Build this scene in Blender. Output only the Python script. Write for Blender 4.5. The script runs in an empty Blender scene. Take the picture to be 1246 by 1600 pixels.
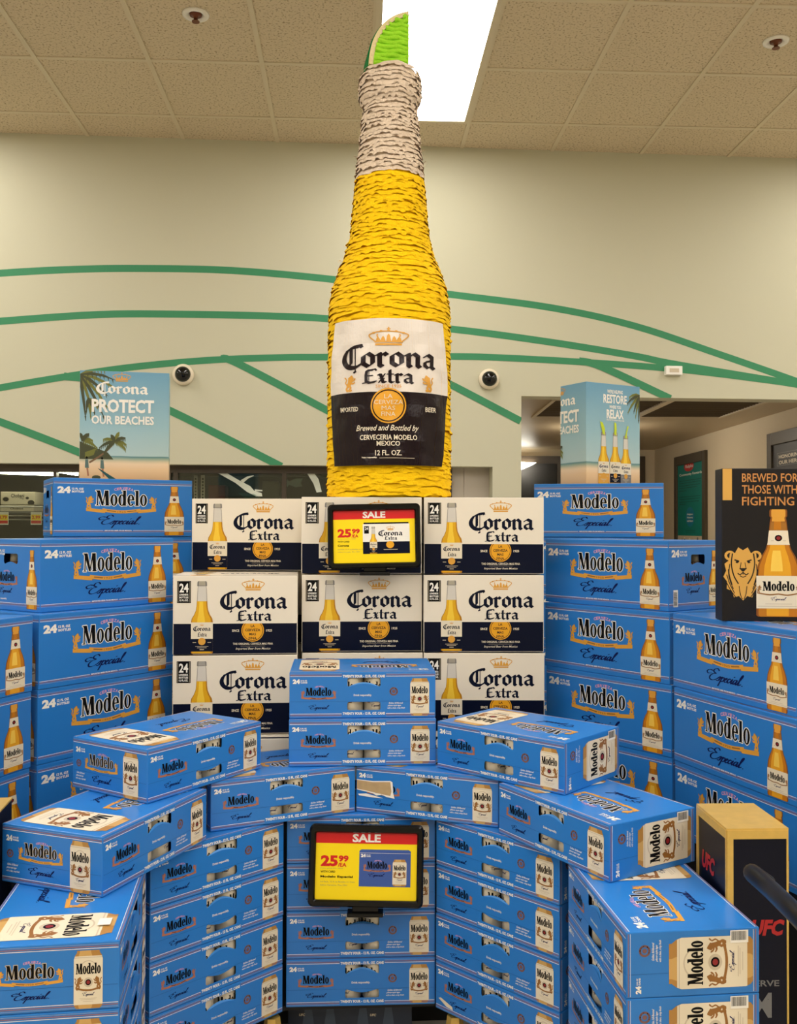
import bpy, bmesh, math, random
from mathutils import Vector, Matrix
from mathutils.geometry import tessellate_polygon, convex_hull_2d
R = math.radians
random.seed(7)
S = bpy.context.scene
C = S.collection
# ------------------------------------------------------------------ camera
FPX, PITCH, ROLL, EYE = 1500.6, R(0.877), R(0.15), 1.5
cd = bpy.data.cameras.new('camera'); cam = bpy.data.objects.new('camera', cd); C.objects.link(cam)
cd.sensor_fit = 'HORIZONTAL'; cd.sensor_width = 36.0; cd.lens = 36.0 * FPX / 1246.0
cd.clip_start = 0.05; cd.clip_end = 100
cam.matrix_world = Matrix.Translation((0, 0, EYE)) @ Matrix.Rotation(R(90) + PITCH, 4, 'X') @ Matrix.Rotation(ROLL, 4, 'Z')
S.camera = cam
# ------------------------------------------------------------------ world, exposure
w = bpy.data.worlds.new('world'); S.world = w; w.use_nodes = True
w.node_tree.nodes['Background'].inputs[0].default_value = (1.0, 0.9, 0.78, 1)
w.node_tree.nodes['Background'].inputs[1].default_value = 0.15
S.view_settings.view_transform = 'Standard'; S.view_settings.look = 'None'
S.view_settings.exposure = 0.24; S.view_settings.gamma = 1.0; S.view_settings.use_curve_mapping = False
PANEL_COL, PANEL_STR = (1.0, 0.945, 0.86), 9.5     # the ceiling light panels (built further down)

def ray(px, py):
    x, y = px - 623.0, py - 800.0
    c, s = math.cos(ROLL), math.sin(ROLL)
    u, v = c * x + s * y, -s * x + c * y
    u /= FPX; up = -v / FPX
    c, s = math.cos(PITCH), math.sin(PITCH)
    return Vector((u, c - up * s, s + up * c))
def at(px, py, Y):                     # world point seen at a pixel of the photo, at distance Y
    d = ray(px, py); return Vector((0, 0, EYE)) + d * (Y / d.y)
def at_plane(px, py, p0, n):
    d = ray(px, py); o = Vector((0, 0, EYE)); return o + d * ((p0 - o).dot(n) / d.dot(n))

# ------------------------------------------------------------------ materials
def lin(c):
    return tuple(((v / 255) / 12.92 if v / 255 <= 0.04045 else ((v / 255 + 0.055) / 1.055) ** 2.4) for v in c)
MATS = {}
def mat(name, rgb=None, rough=0.5, metal=0.0, spec=0.5, noise=0.0, nscale=30.0, bump=0.0, bscale=60.0, coat=0.0, emit=None, estr=0.0):
    if name in MATS: return MATS[name]
    m = bpy.data.materials.new(name); m.use_nodes = True; MATS[name] = m
    nt = m.node_tree; b = nt.nodes['Principled BSDF']
    c = lin(rgb) + (1,)
    b.inputs['Base Color'].default_value = c; b.inputs['Roughness'].default_value = rough
    b.inputs['Metallic'].default_value = metal; b.inputs['Specular IOR Level'].default_value = spec
    b.inputs['Coat Weight'].default_value = coat
    if emit: b.inputs['Emission Color'].default_value = lin(emit) + (1,); b.inputs['Emission Strength'].default_value = estr
    if noise or bump:
        tc = nt.nodes.new('ShaderNodeTexCoord')
    if noise:
        n = nt.nodes.new('ShaderNodeTexNoise'); n.inputs['Scale'].default_value = nscale; n.inputs['Detail'].default_value = 4
        nt.links.new(tc.outputs['Object'], n.inputs['Vector'])
        mx = nt.nodes.new('ShaderNodeMix'); mx.data_type = 'RGBA'
        mx.inputs[6].default_value = tuple(max(0, v * (1 - noise)) for v in c[:3]) + (1,)
        mx.inputs[7].default_value = tuple(min(1, v * (1 + noise)) for v in c[:3]) + (1,)
        nt.links.new(n.outputs['Fac'], mx.inputs[0]); nt.links.new(mx.outputs[2], b.inputs['Base Color'])
    if bump:
        n = nt.nodes.new('ShaderNodeTexNoise'); n.inputs['Scale'].default_value = bscale; n.inputs['Detail'].default_value = 3
        nt.links.new(tc.outputs['Object'], n.inputs['Vector'])
        bp = nt.nodes.new('ShaderNodeBump'); bp.inputs['Strength'].default_value = bump; bp.inputs['Distance'].default_value = 0.01
        nt.links.new(n.outputs['Fac'], bp.inputs['Height']); nt.links.new(bp.outputs[0], b.inputs['Normal'])
    return m
mat('blue', (39, 123, 207), 0.3, noise=0.04, nscale=6, bump=0.05, bscale=9)
mat('blue_flap', (70, 150, 225), 0.35)
mat('carton_white', (236, 226, 208), 0.4, noise=0.03, nscale=5, bump=0.05, bscale=8)
mat('navy', (8, 15, 38), 0.35, spec=0.15)
mat('white', (244, 240, 232), 0.4)
mat('cream', (232, 220, 196), 0.4)
mat('cream_line', (205, 190, 165), 0.4)
mat('black', (9, 8, 9), 0.45, spec=0.12)
mat('ink', (10, 20, 80), 0.45, spec=0.15)
mat('gold', (222, 160, 58), 0.4)
mat('gold_dark', (150, 100, 42), 0.4)
mat('can_gold', (178, 130, 62), 0.35); mat('can_gold_light', (206, 164, 96), 0.35)
mat('copper', (176, 112, 84), 0.4)
mat('mauve', (142, 108, 124), 0.4); mat('seal_brown', (122, 86, 84), 0.4); mat('rule_pale', (150, 172, 210), 0.4)
mat('pink', (226, 160, 190), 0.4)
mat('red', (196, 22, 22), 0.4)
mat('crest_red', (140, 28, 32), 0.4)
mat('amber', (194, 120, 16), 0.35); mat('amber_brown', (164, 108, 38), 0.35); mat('amber_glow', (248, 204, 84), 0.35)
mat('amber_light', (230, 164, 34), 0.35)
mat('amber_dark', (138, 78, 16), 0.35)
mat('beer', (226, 170, 20), 0.35)
mat('beer_dark', (186, 124, 16), 0.35)
mat('beer_light', (246, 204, 60), 0.35)
mat('glass_print', (214, 208, 198), 0.35)
mat('glass_print_dark', (170, 162, 152), 0.35)
mat('medal', (232, 164, 24), 0.4)
mat('silver', (196, 190, 180), 0.3, metal=0.7)
mat('grey', (120, 118, 116), 0.5)
mat('kraft', (186, 158, 116), 0.8, noise=0.2, nscale=60)
mat('sign_yellow', (255, 222, 0), 0.35)
mat('sign_red', (214, 18, 24), 0.35)
mat('picture_blue', (56, 88, 160), 0.35)
mat('plastic_black', (10, 10, 10), 0.2, spec=0.3)
mat('seam', (22, 84, 150), 0.5)
mat('lime', (196, 214, 40), 0.4)
mat('ply_dark', (16, 14, 15), 0.6)

# ------------------------------------------------------------------ object helpers
def link(o, parent=None):
    C.objects.link(o)
    if parent is not None: o.parent = parent
    return o
def tag(o, label=None, cat=None, group=None, kind=None):
    if label: o['label'] = label
    if cat: o['category'] = cat
    if group: o['group'] = group
    if kind: o['kind'] = kind
    return o
def empty(name, loc, rz=0.0, label=None, cat=None, group=None):
    o = bpy.data.objects.new(name, None); o.empty_display_size = 0.05
    o.location = loc; o.rotation_euler = (0, 0, rz); link(o); return tag(o, label, cat, group)
def bm_mesh(bm, name, mats, smooth=False):
    me = bpy.data.meshes.new(name); bm.to_mesh(me); bm.free()
    for m in (mats if isinstance(mats, (list, tuple)) else [mats]): me.materials.append(MATS[m] if isinstance(m, str) else m)
    if smooth:
        for p in me.polygons: p.use_smooth = True
    return me
def obj(name, me, parent=None, mw=None):
    o = bpy.data.objects.new(name, me)
    if mw is not None: o.matrix_basis = mw
    return link(o, parent)
def box(bm, x0, x1, y0, y1, z0, z1, mi=0, bev=0.0, M=None):
    r = bmesh.ops.create_cube(bm, size=1.0)['verts']
    for v in r:
        v.co = Vector((x0 + (v.co.x + .5) * (x1 - x0), y0 + (v.co.y + .5) * (y1 - y0), z0 + (v.co.z + .5) * (z1 - z0)))
        if M: v.co = M @ v.co
    fs = {f for v in r for f in v.link_faces}
    for f in fs: f.material_index = mi
    if bev:
        es = {e for v in r for e in v.link_edges}
        bmesh.ops.bevel(bm, geom=list(es), offset=bev, segments=2, affect='EDGES', profile=0.6)
def lathe(bm, prof, n=24, mi=0, M=None, mis=None):
    rings = []
    for (z, r) in prof:
        ring = []
        for k in range(n):
            a = 2 * math.pi * k / n; p = Vector((r * math.cos(a), r * math.sin(a), z))
            ring.append(bm.verts.new(M @ p if M else p))
        rings.append(ring)
    for i in range(len(rings) - 1):
        for k in range(n):
            f = bm.faces.new((rings[i][k], rings[i][(k + 1) % n], rings[i + 1][(k + 1) % n], rings[i + 1][k]))
            f.material_index = mis[i] if mis else mi; f.smooth = True
    for ring, rev in ((rings[0], True), (rings[-1], False)):
        f = bm.faces.new(ring[::-1] if rev else ring); f.material_index = mis[0 if rev else -1] if mis else mi
def tube(bm, pts, rad, n=10, mi=0):
    pts = [Vector(p) for p in pts]; rings = []
    for i, p in enumerate(pts):
        t = (pts[min(i + 1, len(pts) - 1)] - pts[max(i - 1, 0)]).normalized()
        a = t.orthogonal().normalized() if abs(t.z) > .95 else t.cross(Vector((0, 0, 1))).normalized()
        b2 = t.cross(a).normalized()
        rr = rad[i] if isinstance(rad, (list, tuple)) else rad
        rings.append([bm.verts.new(p + (a * math.cos(2 * math.pi * k / n) + b2 * math.sin(2 * math.pi * k / n)) * rr) for k in range(n)])
    for i in range(len(rings) - 1):
        for k in range(n):
            f = bm.faces.new((rings[i][k], rings[i][(k + 1) % n], rings[i + 1][(k + 1) % n], rings[i + 1][k])); f.smooth = True; f.material_index = mi
    bm.faces.new(rings[0][::-1]).material_index = mi; bm.faces.new(rings[-1]).material_index = mi
def part_box(name, parent, dims, m, bev=0.0, mw=None):
    bm = bmesh.new(); box(bm, *dims, bev=bev); return obj(name, bm_mesh(bm, name, m), parent, mw)

# ------------------------------------------------------------------ flat print ("Art"): 2-D shapes in metres, u right, v up
LAYER = 0.00014
TEXTS = {}
def text_polys(s, bold=0.0):
    k = (s, bold)
    if k in TEXTS: return TEXTS[k]
    cu = bpy.data.curves.new('lettering', 'FONT'); cu.body = s; cu.offset = bold; cu.resolution_u = 2; cu.fill_mode = 'FRONT'
    o = bpy.data.objects.new('lettering', cu); C.objects.link(o)
    dg = bpy.context.evaluated_depsgraph_get(); me = o.evaluated_get(dg).to_mesh()
    vs = [(v.co.x, v.co.y) for v in me.vertices]
    ps = [[vs[i] for i in p.vertices] for p in me.polygons]
    o.evaluated_get(dg).to_mesh_clear(); bpy.data.objects.remove(o); bpy.data.curves.remove(cu)
    xs = [p[0] for q in ps for p in q]; ys = [p[1] for q in ps for p in q]
    x0, x1, y0, y1 = min(xs), max(xs), min(ys), max(ys)
    out = [[((x - x0) / (x1 - x0), (y - y0) / (y1 - y0)) for x, y in q] for q in ps]
    TEXTS[k] = out; return out
def hull(pts):
    idx = convex_hull_2d([Vector(p) for p in pts]); return [pts[i] for i in idx]
def spline(pts, n=5):
    if len(pts) < 3: return pts
    out = []
    P = [pts[0]] + list(pts) + [pts[-1]]
    for i in range(1, len(P) - 2):
        p0, p1, p2, p3 = P[i - 1], P[i], P[i + 1], P[i + 2]
        for k in range(n):
            t = k / n
            out.append(tuple(0.5 * (2 * p1[j] + (p2[j] - p0[j]) * t + (2 * p0[j] - 5 * p1[j] + 4 * p2[j] - p3[j]) * t * t + (3 * p1[j] - p0[j] - 3 * p2[j] + p3[j]) * t ** 3) for j in range(len(p1))))
    out.append(tuple(pts[-1])); return out
class Art:
    def __init__(s): s.p = []
    def poly(s, pts, m, L=1): s.p.append(([tuple(q) for q in pts], m, L)); return s
    def rect(s, x0, y0, x1, y1, m, L=1): return s.poly([(x0, y0), (x1, y0), (x1, y1), (x0, y1)], m, L)
    def ell(s, cx, cy, rx, ry, m, L=1, n=20): return s.poly([(cx + rx * math.cos(2 * math.pi * k / n), cy + ry * math.sin(2 * math.pi * k / n)) for k in range(n)], m, L)
    def ring(s, cx, cy, rx, ry, ix, iy, m, L=1, n=20, a0=0, a1=360):
        A = [R(a0 + (a1 - a0) * k / n) for k in range(n + 1)]
        for a, b in zip(A, A[1:]):
            s.poly([(cx + ix * math.cos(a), cy + iy * math.sin(a)), (cx + rx * math.cos(a), cy + ry * math.sin(a)), (cx + rx * math.cos(b), cy + ry * math.sin(b)), (cx + ix * math.cos(b), cy + iy * math.sin(b))], m, L)
        return s
    def pen(s, pts, a, b, ang, m, L=1, smooth=0):
        if smooth: pts = spline(pts, smooth)
        c, q = math.cos(R(ang)), math.sin(R(ang))
        nib = [(a * c - b * q, a * q + b * c), (a * c + b * q, a * q - b * c), (-a * c + b * q, -a * q - b * c), (-a * c - b * q, -a * q + b * c)]
        for p0, p1 in zip(pts, pts[1:]):
            s.poly(hull([(p[0] + n[0], p[1] + n[1]) for p in (p0, p1) for n in nib]), m, L)
        return s
    def line(s, pts, wd, m, L=1, smooth=0):
        if smooth: pts = spline(pts, smooth)
        nor = []
        for i in range(len(pts)):
            p0, p1 = pts[max(i - 1, 0)], pts[min(i + 1, len(pts) - 1)]
            d = math.hypot(p1[0] - p0[0], p1[1] - p0[1]) or 1
            nor.append((-(p1[1] - p0[1]) / d, (p1[0] - p0[0]) / d))
        if isinstance(wd, (list, tuple)):
            W = []
            for i in range(len(pts)):
                t = i / max(len(pts) - 1, 1) * (len(wd) - 1); k = min(int(t), len(wd) - 2); W.append((wd[k] + (wd[k + 1] - wd[k]) * (t - k)) / 2)
        else: W = [wd / 2] * len(pts)
        for i in range(len(pts) - 1):
            a, b, na, nb = pts[i], pts[i + 1], nor[i], nor[i + 1]
            s.poly([(a[0] - na[0] * W[i], a[1] - na[1] * W[i]), (b[0] - nb[0] * W[i + 1], b[1] - nb[1] * W[i + 1]), (b[0] + nb[0] * W[i + 1], b[1] + nb[1] * W[i + 1]), (a[0] + na[0] * W[i], a[1] + na[1] * W[i])], m, L)
        return s
    def text(s, t, x, y, wd, h, m, L=1, bold=0.0, shear=0.0):
        for q in text_polys(t, bold): s.poly([(x + a * wd + shear * b * h, y + b * h) for a, b in q], m, L)
        return s
    def sub(s, o, x=0, y=0, sx=1, sy=None, rot=0, L=0, swap=None):
        sy = sx if sy is None else sy; c, q = math.cos(R(rot)), math.sin(R(rot))
        for pts, m, l in o.p:
            s.p.append(([(x + c * a * sx - q * b * sy, y + q * a * sx + c * b * sy) for a, b in pts], (swap or {}).get(m, m), l + L))
        return s
    def bounds(s):
        xs = [p[0] for q in s.p for p in q[0]]; ys = [p[1] for q in s.p for p in q[0]]
        return min(xs), min(ys), max(xs), max(ys)
    def fit(s, o, x, y, wd, h, L=0, swap=None):
        a, b, c, d = o.bounds(); sx, sy = wd / (c - a), h / (d - b)
        return s.sub(o, x - a * sx, y - b * sy, sx, sy, 0, L, swap)
    def clip(s, x0, y0, x1, y1):
        out = []
        for pts, m, l in s.p:
            tris = [pts] if len(pts) <= 4 else [[pts[i] for i in t] for t in tessellate_polygon([[Vector((p[0], p[1], 0)) for p in pts]])]
            for P in tris:
                for ax, lim, sg in ((0, x0, 1), (0, x1, -1), (1, y0, 1), (1, y1, -1)):
                    Q = []
                    for i in range(len(P)):
                        a, b = P[i - 1], P[i]; da, db = sg * (a[ax] - lim), sg * (b[ax] - lim)
                        if (da >= 0) != (db >= 0):
                            t = da / (da - db); Q.append((a[0] + (b[0] - a[0]) * t, a[1] + (b[1] - a[1]) * t))
                        if db >= 0: Q.append(b)
                    P = Q
                    if len(P) < 3: break
                if len(P) >= 3: out.append((P, m, l))
        s.p = out; return s
    def mesh(s, name, warp=None, maxu=.008):
        ms, vs, fs, mi = [], [], [], []
        for pi, (pts, m, l) in enumerate(s.p):
            l = l + .6 * (pi % 16) / 16          # strokes that cross never lie in exactly one plane
            if m not in ms: ms.append(m)
            ar = sum(pts[i - 1][0] * pts[i][1] - pts[i][0] * pts[i - 1][1] for i in range(len(pts)))
            if ar < 0: pts = pts[::-1]
            o = len(vs)
            for a, b in pts:
                vs.append((a, -l * LAYER, b))
            if len(pts) <= 4: fs.append([o + i for i in range(len(pts))]); mi.append(ms.index(m))
            else:
                for t in tessellate_polygon([[Vector((p[0], p[1], 0)) for p in pts]]):
                    a, b, c = (pts[i] for i in t)
                    if (b[0] - a[0]) * (c[1] - a[1]) - (c[0] - a[0]) * (b[1] - a[1]) < 0: t = t[::-1]
                    fs.append([o + i for i in t]); mi.append(ms.index(m))
        me = bpy.data.meshes.new(name); me.from_pydata(vs, [], fs)
        for m in ms: me.materials.append(MATS[m])
        me.polygons.foreach_set('material_index', mi); me.update()
        if warp:
            bm = bmesh.new(); bm.from_mesh(me)
            for _ in range(5):
                es = [e for e in bm.edges if abs(e.verts[0].co.x - e.verts[1].co.x) > maxu]
                if not es: break
                bmesh.ops.subdivide_edges(bm, edges=es, cuts=1, use_grid_fill=False); bmesh.ops.triangulate(bm, faces=[f for f in bm.faces if len(f.verts) > 4])
            for v in bm.verts: v.co = warp(v.co.x, v.co.z, -v.co.y)
            bm.to_mesh(me); bm.free(); me.update()
        return me

# ---- lettering drawn with a pen
def wordmark(m, grow=0.0, L=1):                      # tall condensed six-letter word, cap height 1
    A = Art(); oc = [(grow * math.cos(R(a)), grow * math.sin(R(a))) for a in range(0, 360, 45)] if grow else [(0, 0)]
    def H(*pts): A.poly(hull([(p[0] + o[0], p[1] + o[1]) for p in pts for o in oc]), m, L)
    def Rg(cx, cy, rx, ry, ix, iy, a0=0, a1=360): A.ring(cx, cy, rx + grow, ry + grow, max(ix - grow, 0.005), max(iy - grow, 0.005), m, L, 20, a0, a1)
    H((.07, 0), (.14, 0), (.18, 1), (.10, 1)); H((.04, 1), (.27, 1), (.49, .02), (.37, .02)); H((.40, .02), (.47, .02), (.66, 1), (.58, 1))
    H((.56, 1), (.80, 1), (.83, 0), (.63, 0)); H((0, 0), (.21, 0), (.21, .04), (0, .04)); H((.57, 0), (.89, 0), (.89, .04), (.57, .04)); H((0, .96), (.2, .96), (.2, 1), (0, 1))
    Rg(1.15, .37, .23, .39, .075, .32)
    Rg(1.66, .37, .23, .39, .075, .32); H((1.74, 0), (1.92, 0), (1.92, 1.02), (1.74, 1.02)); H((1.66, .98), (1.92, .98), (1.92, 1.02), (1.66, 1.02)); H((1.74, 0), (1.98, 0), (1.98, .04), (1.74, .04))
    Rg(2.24, .37, .23, .39, .075, .32, 0, 318); H((2.1, .36), (2.46, .36), (2.46, .43), (2.1, .43))
    H((2.55, 0), (2.73, 0), (2.73, 1.02), (2.55, 1.02)); H((2.5, 0), (2.78, 0), (2.78, .04), (2.5, .04)); H((2.47, .98), (2.73, .98), (2.73, 1.02), (2.47, 1.02))
    Rg(3.06, .37, .23, .39, .075, .32)
    return A
SCRIPT = [[(.1, 2.0), (-.5, 2.1), (-.95, 1.7), (-.6, 1.25), (0, 1.4)], [(1.35, 2.2), (.95, 2.6), (.4, 2.4), (.35, 1.85), (.95, 1.5), (.4, 1.35), (0, .75), (.15, .15), (.65, -.05), (1.2, .15), (1.65, .55)],
          [(1.5, .35), (2.0, 1.05), (2.05, .5), (1.9, .02), (1.55, .1)], [(1.95, .35), (2.42, 1.05), (2.36, .2), (2.25, -1.05)], [(2.4, .55), (2.7, 1.0), (2.95, .6), (2.75, .03), (2.42, .15)],
          [(2.95, .4), (3.3, .6), (3.42, .9), (3.18, .96), (3.04, .4), (3.3, 0), (3.65, .35)], [(4.08, .85), (3.86, 1.0), (3.65, .5), (3.85, 0), (4.2, .35)],
          [(4.2, .35), (4.45, 1.0), (4.4, .2), (4.55, 0), (4.75, .35)], [(5.32, .9), (5.02, 1.0), (4.75, .5), (4.95, 0), (5.25, .5), (5.36, 1.0), (5.3, .2), (5.45, 0), (5.65, .4)],
          [(5.65, .4), (6.08, 1.9), (5.98, 2.3), (5.8, 1.6), (5.8, .2), (5.95, 0), (6.25, .3)], [(4.62, 1.5), (4.66, 1.58)], [(6.6, 0), (6.62, .08)]]
def script(m, L=1):
    A = Art()
    for st in SCRIPT: A.pen([(x + .38 * y, y) for x, y in st], .13, .045, 20, m, L, 4 if len(st) > 2 else 0)
    return A
def lion(m, L=1):                                    # little rampant lion facing right, height 1
    A = Art()
    for st, a in (([(.35, .78), (.5, .86), (.55, .74)], .1), ([(.4, .75), (.36, .5), (.26, .3)], .12), ([(.42, .6), (.66, .62), (.76, .74)], .045), ([(.4, .5), (.62, .44), (.74, .5)], .045),
                  ([(.3, .34), (.44, .2), (.36, .03), (.5, .0)], .06), ([(.24, .3), (.14, .16), (.16, .02), (.3, .0)], .06), ([(.2, .32), (.04, .5), (.12, .7), (0, .84)], .035)):
        A.pen(st, a, a * .8, 30, m, L, 3)
    return A
def ribbon(m, ml, L=1):                              # waved banner 1 wide, .2 tall
    A = Art()
    A.poly([(0, .06), (.26, .0), (.28, .1), (.0, .16)], m, L).poly([(1, .06), (.74, .0), (.72, .1), (1, .16)], m, L)
    up, lo = [], []
    for k in range(9):
        t = k / 8; x = .23 + .54 * t; d = -.06 * math.sin(math.pi * t)
        up.append((x, .15 + d)); lo.append((x, .05 + d))
    for i in range(8): A.poly([lo[i], lo[i + 1], up[i + 1], up[i]], m, L + 1)
    A.line([(.29, .085), (.42, .05)], .03, ml, L + 2); A.line([(.58, .05), (.71, .085)], .03, ml, L + 2)
    A.text('1925', .44, .02, .12, .05, ml, L + 2, .01)
    A.poly([(.23, .05), (.28, .0), (.27, .1)], ml, L); A.poly([(.77, .05), (.72, .0), (.73, .1)], ml, L)
    return A
def arc_word(t, m, L=1, r=1.0, span=50, h=.16, bold=.02):
    A = Art(); n = len(t)
    for i, ch in enumerate(t):
        if ch == ' ': continue
        a = 90 + span / 2 - span * (i + .5) / n
        T = Art().text(ch, -.45 * r * R(span) / n, 0, .9 * r * R(span) / n, h, m, L, bold)
        A.sub(T, r * math.cos(R(a)), r * math.sin(R(a)), 1, 1, a - 90)
    return A
def logo(outline='white', ink='black', rb='gold', small=False):      # wordmark, lions, banner; script below
    A = Art()
    if not small:
        A.sub(wordmark(outline, .043, 1), 0, 0); A.sub(wordmark(ink, 0.0, 1), 0, 0, L=2)
    else:
        A.sub(wordmark(ink, .012, 1), 0, 0, L=2)
    A.sub(ribbon(rb, 'gold_dark' if rb != 'copper' else 'black', 1), -.6, -.5, 4.5, 2.1)
    A.sub(lion('gold_dark' if not small else rb, 1), -.62, -.16, .62, .82); A.sub(lion(rb, 2), -.6, -.14, .58, .78)
    A.sub(lion('gold_dark' if not small else rb, 1), 3.92, -.16, -.62, .82); A.sub(lion(rb, 2), 3.9, -.14, -.58, .78)
    A.sub(arc_word('CERVEZA', 'pink', 1, 1.5, 46, .17, .03), 1.78, -.42)
    return A
def logo_script(ink='ink'):
    A = Art(); a, b, c, d = script(ink).bounds(); k = 2.55 / (c - a); A.sub(script(ink), .45 - a * k, -1.45 - b * k * .92, k, k * .92); return A
BL_C = [([(1.12, 1.48), (.72, 1.40), (.34, 1.15), (.16, .72), (.24, .32), (.55, .05), (.92, .04), (1.12, .2)], .16, .05, 38, 4), ([(.62, 1.34), (.62, .34), (.52, .2)], .1, .04, 42, 0),
        ([(.86, 1.42), (.86, -.22)], .03, .03, 0, 0), ([(.86, -.24), (.8, -.3)], .06, .05, 30, 0), ([(.78, 1.38), (1.1, 1.52), (1.2, 1.4)], .1, .035, 40, 0), ([(.3, 1.2), (.62, 1.36)], .03, .03, 40, 0)]
BL_L = {'o': (.80, [([(.16, .74), (.16, .26), (.40, .06)], .13, .035, 40), ([(.16, .76), (.40, .95), (.63, .74), (.63, .26), (.40, .06)], .13, .035, 40)]),
        'r': (.62, [([(.06, .84), (.18, .90), (.18, .12), (.30, .04)], .13, .035, 40), ([(.20, .70), (.40, .93), (.52, .80)], .13, .035, 40)]),
        'n': (.88, [([(.06, .84), (.18, .90), (.18, .12), (.28, .04)], .13, .035, 40), ([(.20, .70), (.44, .94), (.64, .76), (.64, .14), (.76, .04)], .13, .035, 40)]),
        'a': (.84, [([(.14, .80), (.34, .94), (.60, .80), (.60, .14), (.74, .03)], .13, .035, 40), ([(.58, .58), (.16, .42), (.16, .20), (.34, .05), (.58, .22)], .11, .03, 40)]),
        'x': (.66, [([(.06, .86), (.22, .86), (.40, .10), (.58, .10)], .12, .035, 40), ([(.54, .92), (.10, .06)], .05, .035, 40), ([(.1, .47), (.52, .47)], .03, .03, 0)]),
        't': (.58, [([(.24, 1.28), (.24, .16), (.40, .04), (.5, .1)], .12, .035, 40), ([(.04, .88), (.5, .88)], .05, .035, 20)]),
        'E': (1.1, [([(.78, 1.36), (.3, 1.30), (.24, .9), (.26, .2), (.5, .04), (.95, .16)], .13, .04, 40), ([(.26, .74), (.72, .78)], .07, .04, 30), ([(.5, 1.3), (.9, 1.44), (1.0, 1.3)], .08, .03, 40), ([(.46, 1.2), (.46, .3)], .025, .025, 0), ([(.0, .02), (.3, .1)], .06, .04, 30)])}
def blackletter(t, m, L=1):
    A = Art(); x = 0.0
    for ch in t:
        if ch == 'C':
            for pts, a, b, g, sm in BL_C: A.pen(pts, a, b, g, m, L, sm)
            x += 1.14
        else:
            wd, st = BL_L[ch]
            for pts, a, b, g in st: A.pen([(x + p, q) for p, q in pts], a, b, g, m, L)
            x += wd
    return A
def crown(m, L=1):                                   # 1 wide, .62 tall
    A = Art().rect(.16, 0, .84, .07, m, L).rect(.14, .10, .86, .14, m, L)
    for x0, x1, b in ((.16, .02, .06), (.30, .22, .03), (.70, .78, -.03), (.84, .98, -.06)):
        A.line([(x0, .14), (x1 - b * .3, .32), (x1, .40)], .035, m, L, 3)
    A.line([(.02, .40), (.2, .47), (.5, .50), (.8, .47), (.98, .40)], .035, m, L, 3)
    for x, h in ((.23, .24), (.36, .26), (.5, .34), (.64, .26), (.77, .24)): A.poly([(x - .06, .14), (x + .06, .14), (x + .04, h), (x, h + .07), (x - .04, h)], m, L)
    for x, y in ((.12, .44), (.31, .5), (.5, .52), (.69, .5), (.88, .44)): A.ell(x, y, .04, .035, m, L, 8)
    A.rect(.485, .52, .515, .64, m, L); A.rect(.45, .57, .55, .6, m, L)
    return A
def profile(P, m, L, sx=1.0, ox=0.0, A=None, y0=0, y1=9):
    A = A or Art(); Q = []
    ys = sorted({y for y, _ in P if y0 < y < y1} | {max(y0, P[0][0]), min(y1, P[-1][0])})
    def hw(y):
        for (ya, ha), (yb, hb) in zip(P, P[1:]):
            if ya <= y <= yb: return ha + (hb - ha) * (y - ya) / max(yb - ya, 1e-6)
        return P[-1][1]
    for a, b in zip(ys, ys[1:]):
        A.poly([(ox - hw(a) * sx, a), (ox + hw(a) * sx, a), (ox + hw(b) * sx, b), (ox - hw(b) * sx, b)], m, L)
    return A
STUB = [(0, .46), (.04, .5), (1.1, .5), (1.35, .47), (1.6, .38), (1.78, .29), (1.95, .245), (2.5, .19), (2.62, .17), (2.66, .2), (2.8, .2), (2.84, .18)]
def bottle_amber():                                  # stubby amber bottle picture: 1 wide, 2.84 tall
    A = profile(STUB, 'amber_dark', 1)
    profile(STUB, 'amber', 2, .9, A=A); profile(STUB, 'amber_light', 3, .62, -.02, A=A, y0=1.05, y1=1.95); profile(STUB, 'amber_light', 3, .5, -.02, A=A, y0=0.02, y1=.22)
    profile(STUB, 'amber_glow', 4, .28, -.04, A=A, y0=1.2, y1=1.75); profile(STUB, 'amber_brown', 4, .9, 0, A=A, y0=2.28, y1=2.6); profile(STUB, 'amber', 5, .4, -.02, A=A, y0=2.3, y1=2.55)
    profile(STUB, 'amber_dark', 4, 1.0, 0, A=A, y0=2.5); profile(STUB, 'gold', 5, .8, 0, A=A, y0=2.52)
    profile(STUB, 'cream', 6, 1.0, 0, A=A, y0=.22, y1=1.08); A.rect(-.47, .27, .47, .285, 'cream_line', 7)
    profile(STUB, 'cream', 6, 1.0, 0, A=A, y0=1.9, y1=2.28); A.ell(0, 2.08, .085, .085, 'black', 7, 12); A.ell(0, 2.08, .05, .05, 'crest_red', 8, 10)
    A.rect(-.17, 2.0, -.1, 2.02, 'cream_line', 7); A.rect(.1, 2.0, .17, 2.02, 'cream_line', 7)
    A.fit(wordmark('black', .02), -.36, .68, .72, .26, 6); A.line([(-.44, .62), (-.2, .58), (0, .6), (.2, .57), (.44, .62)], .035, 'gold_dark', 7, 3)
    A.sub(lion('gold_dark', 7), -.49, .62, .13, .22); A.sub(lion('gold_dark', 7), .49, .62, -.13, .22)
    A.fit(script('ink'), -.18, .40, .36, .13, 6); A.rect(-.3, .33, .3, .345, 'cream_line', 7)
    return A
LONG = [(0, .46), (.04, .5), (1.45, .5), (1.62, .47), (1.8, .36), (2.0, .28), (2.2, .25), (3.0, .21), (3.1, .19), (3.13, .23), (3.3, .22), (3.34, .19)]
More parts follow.
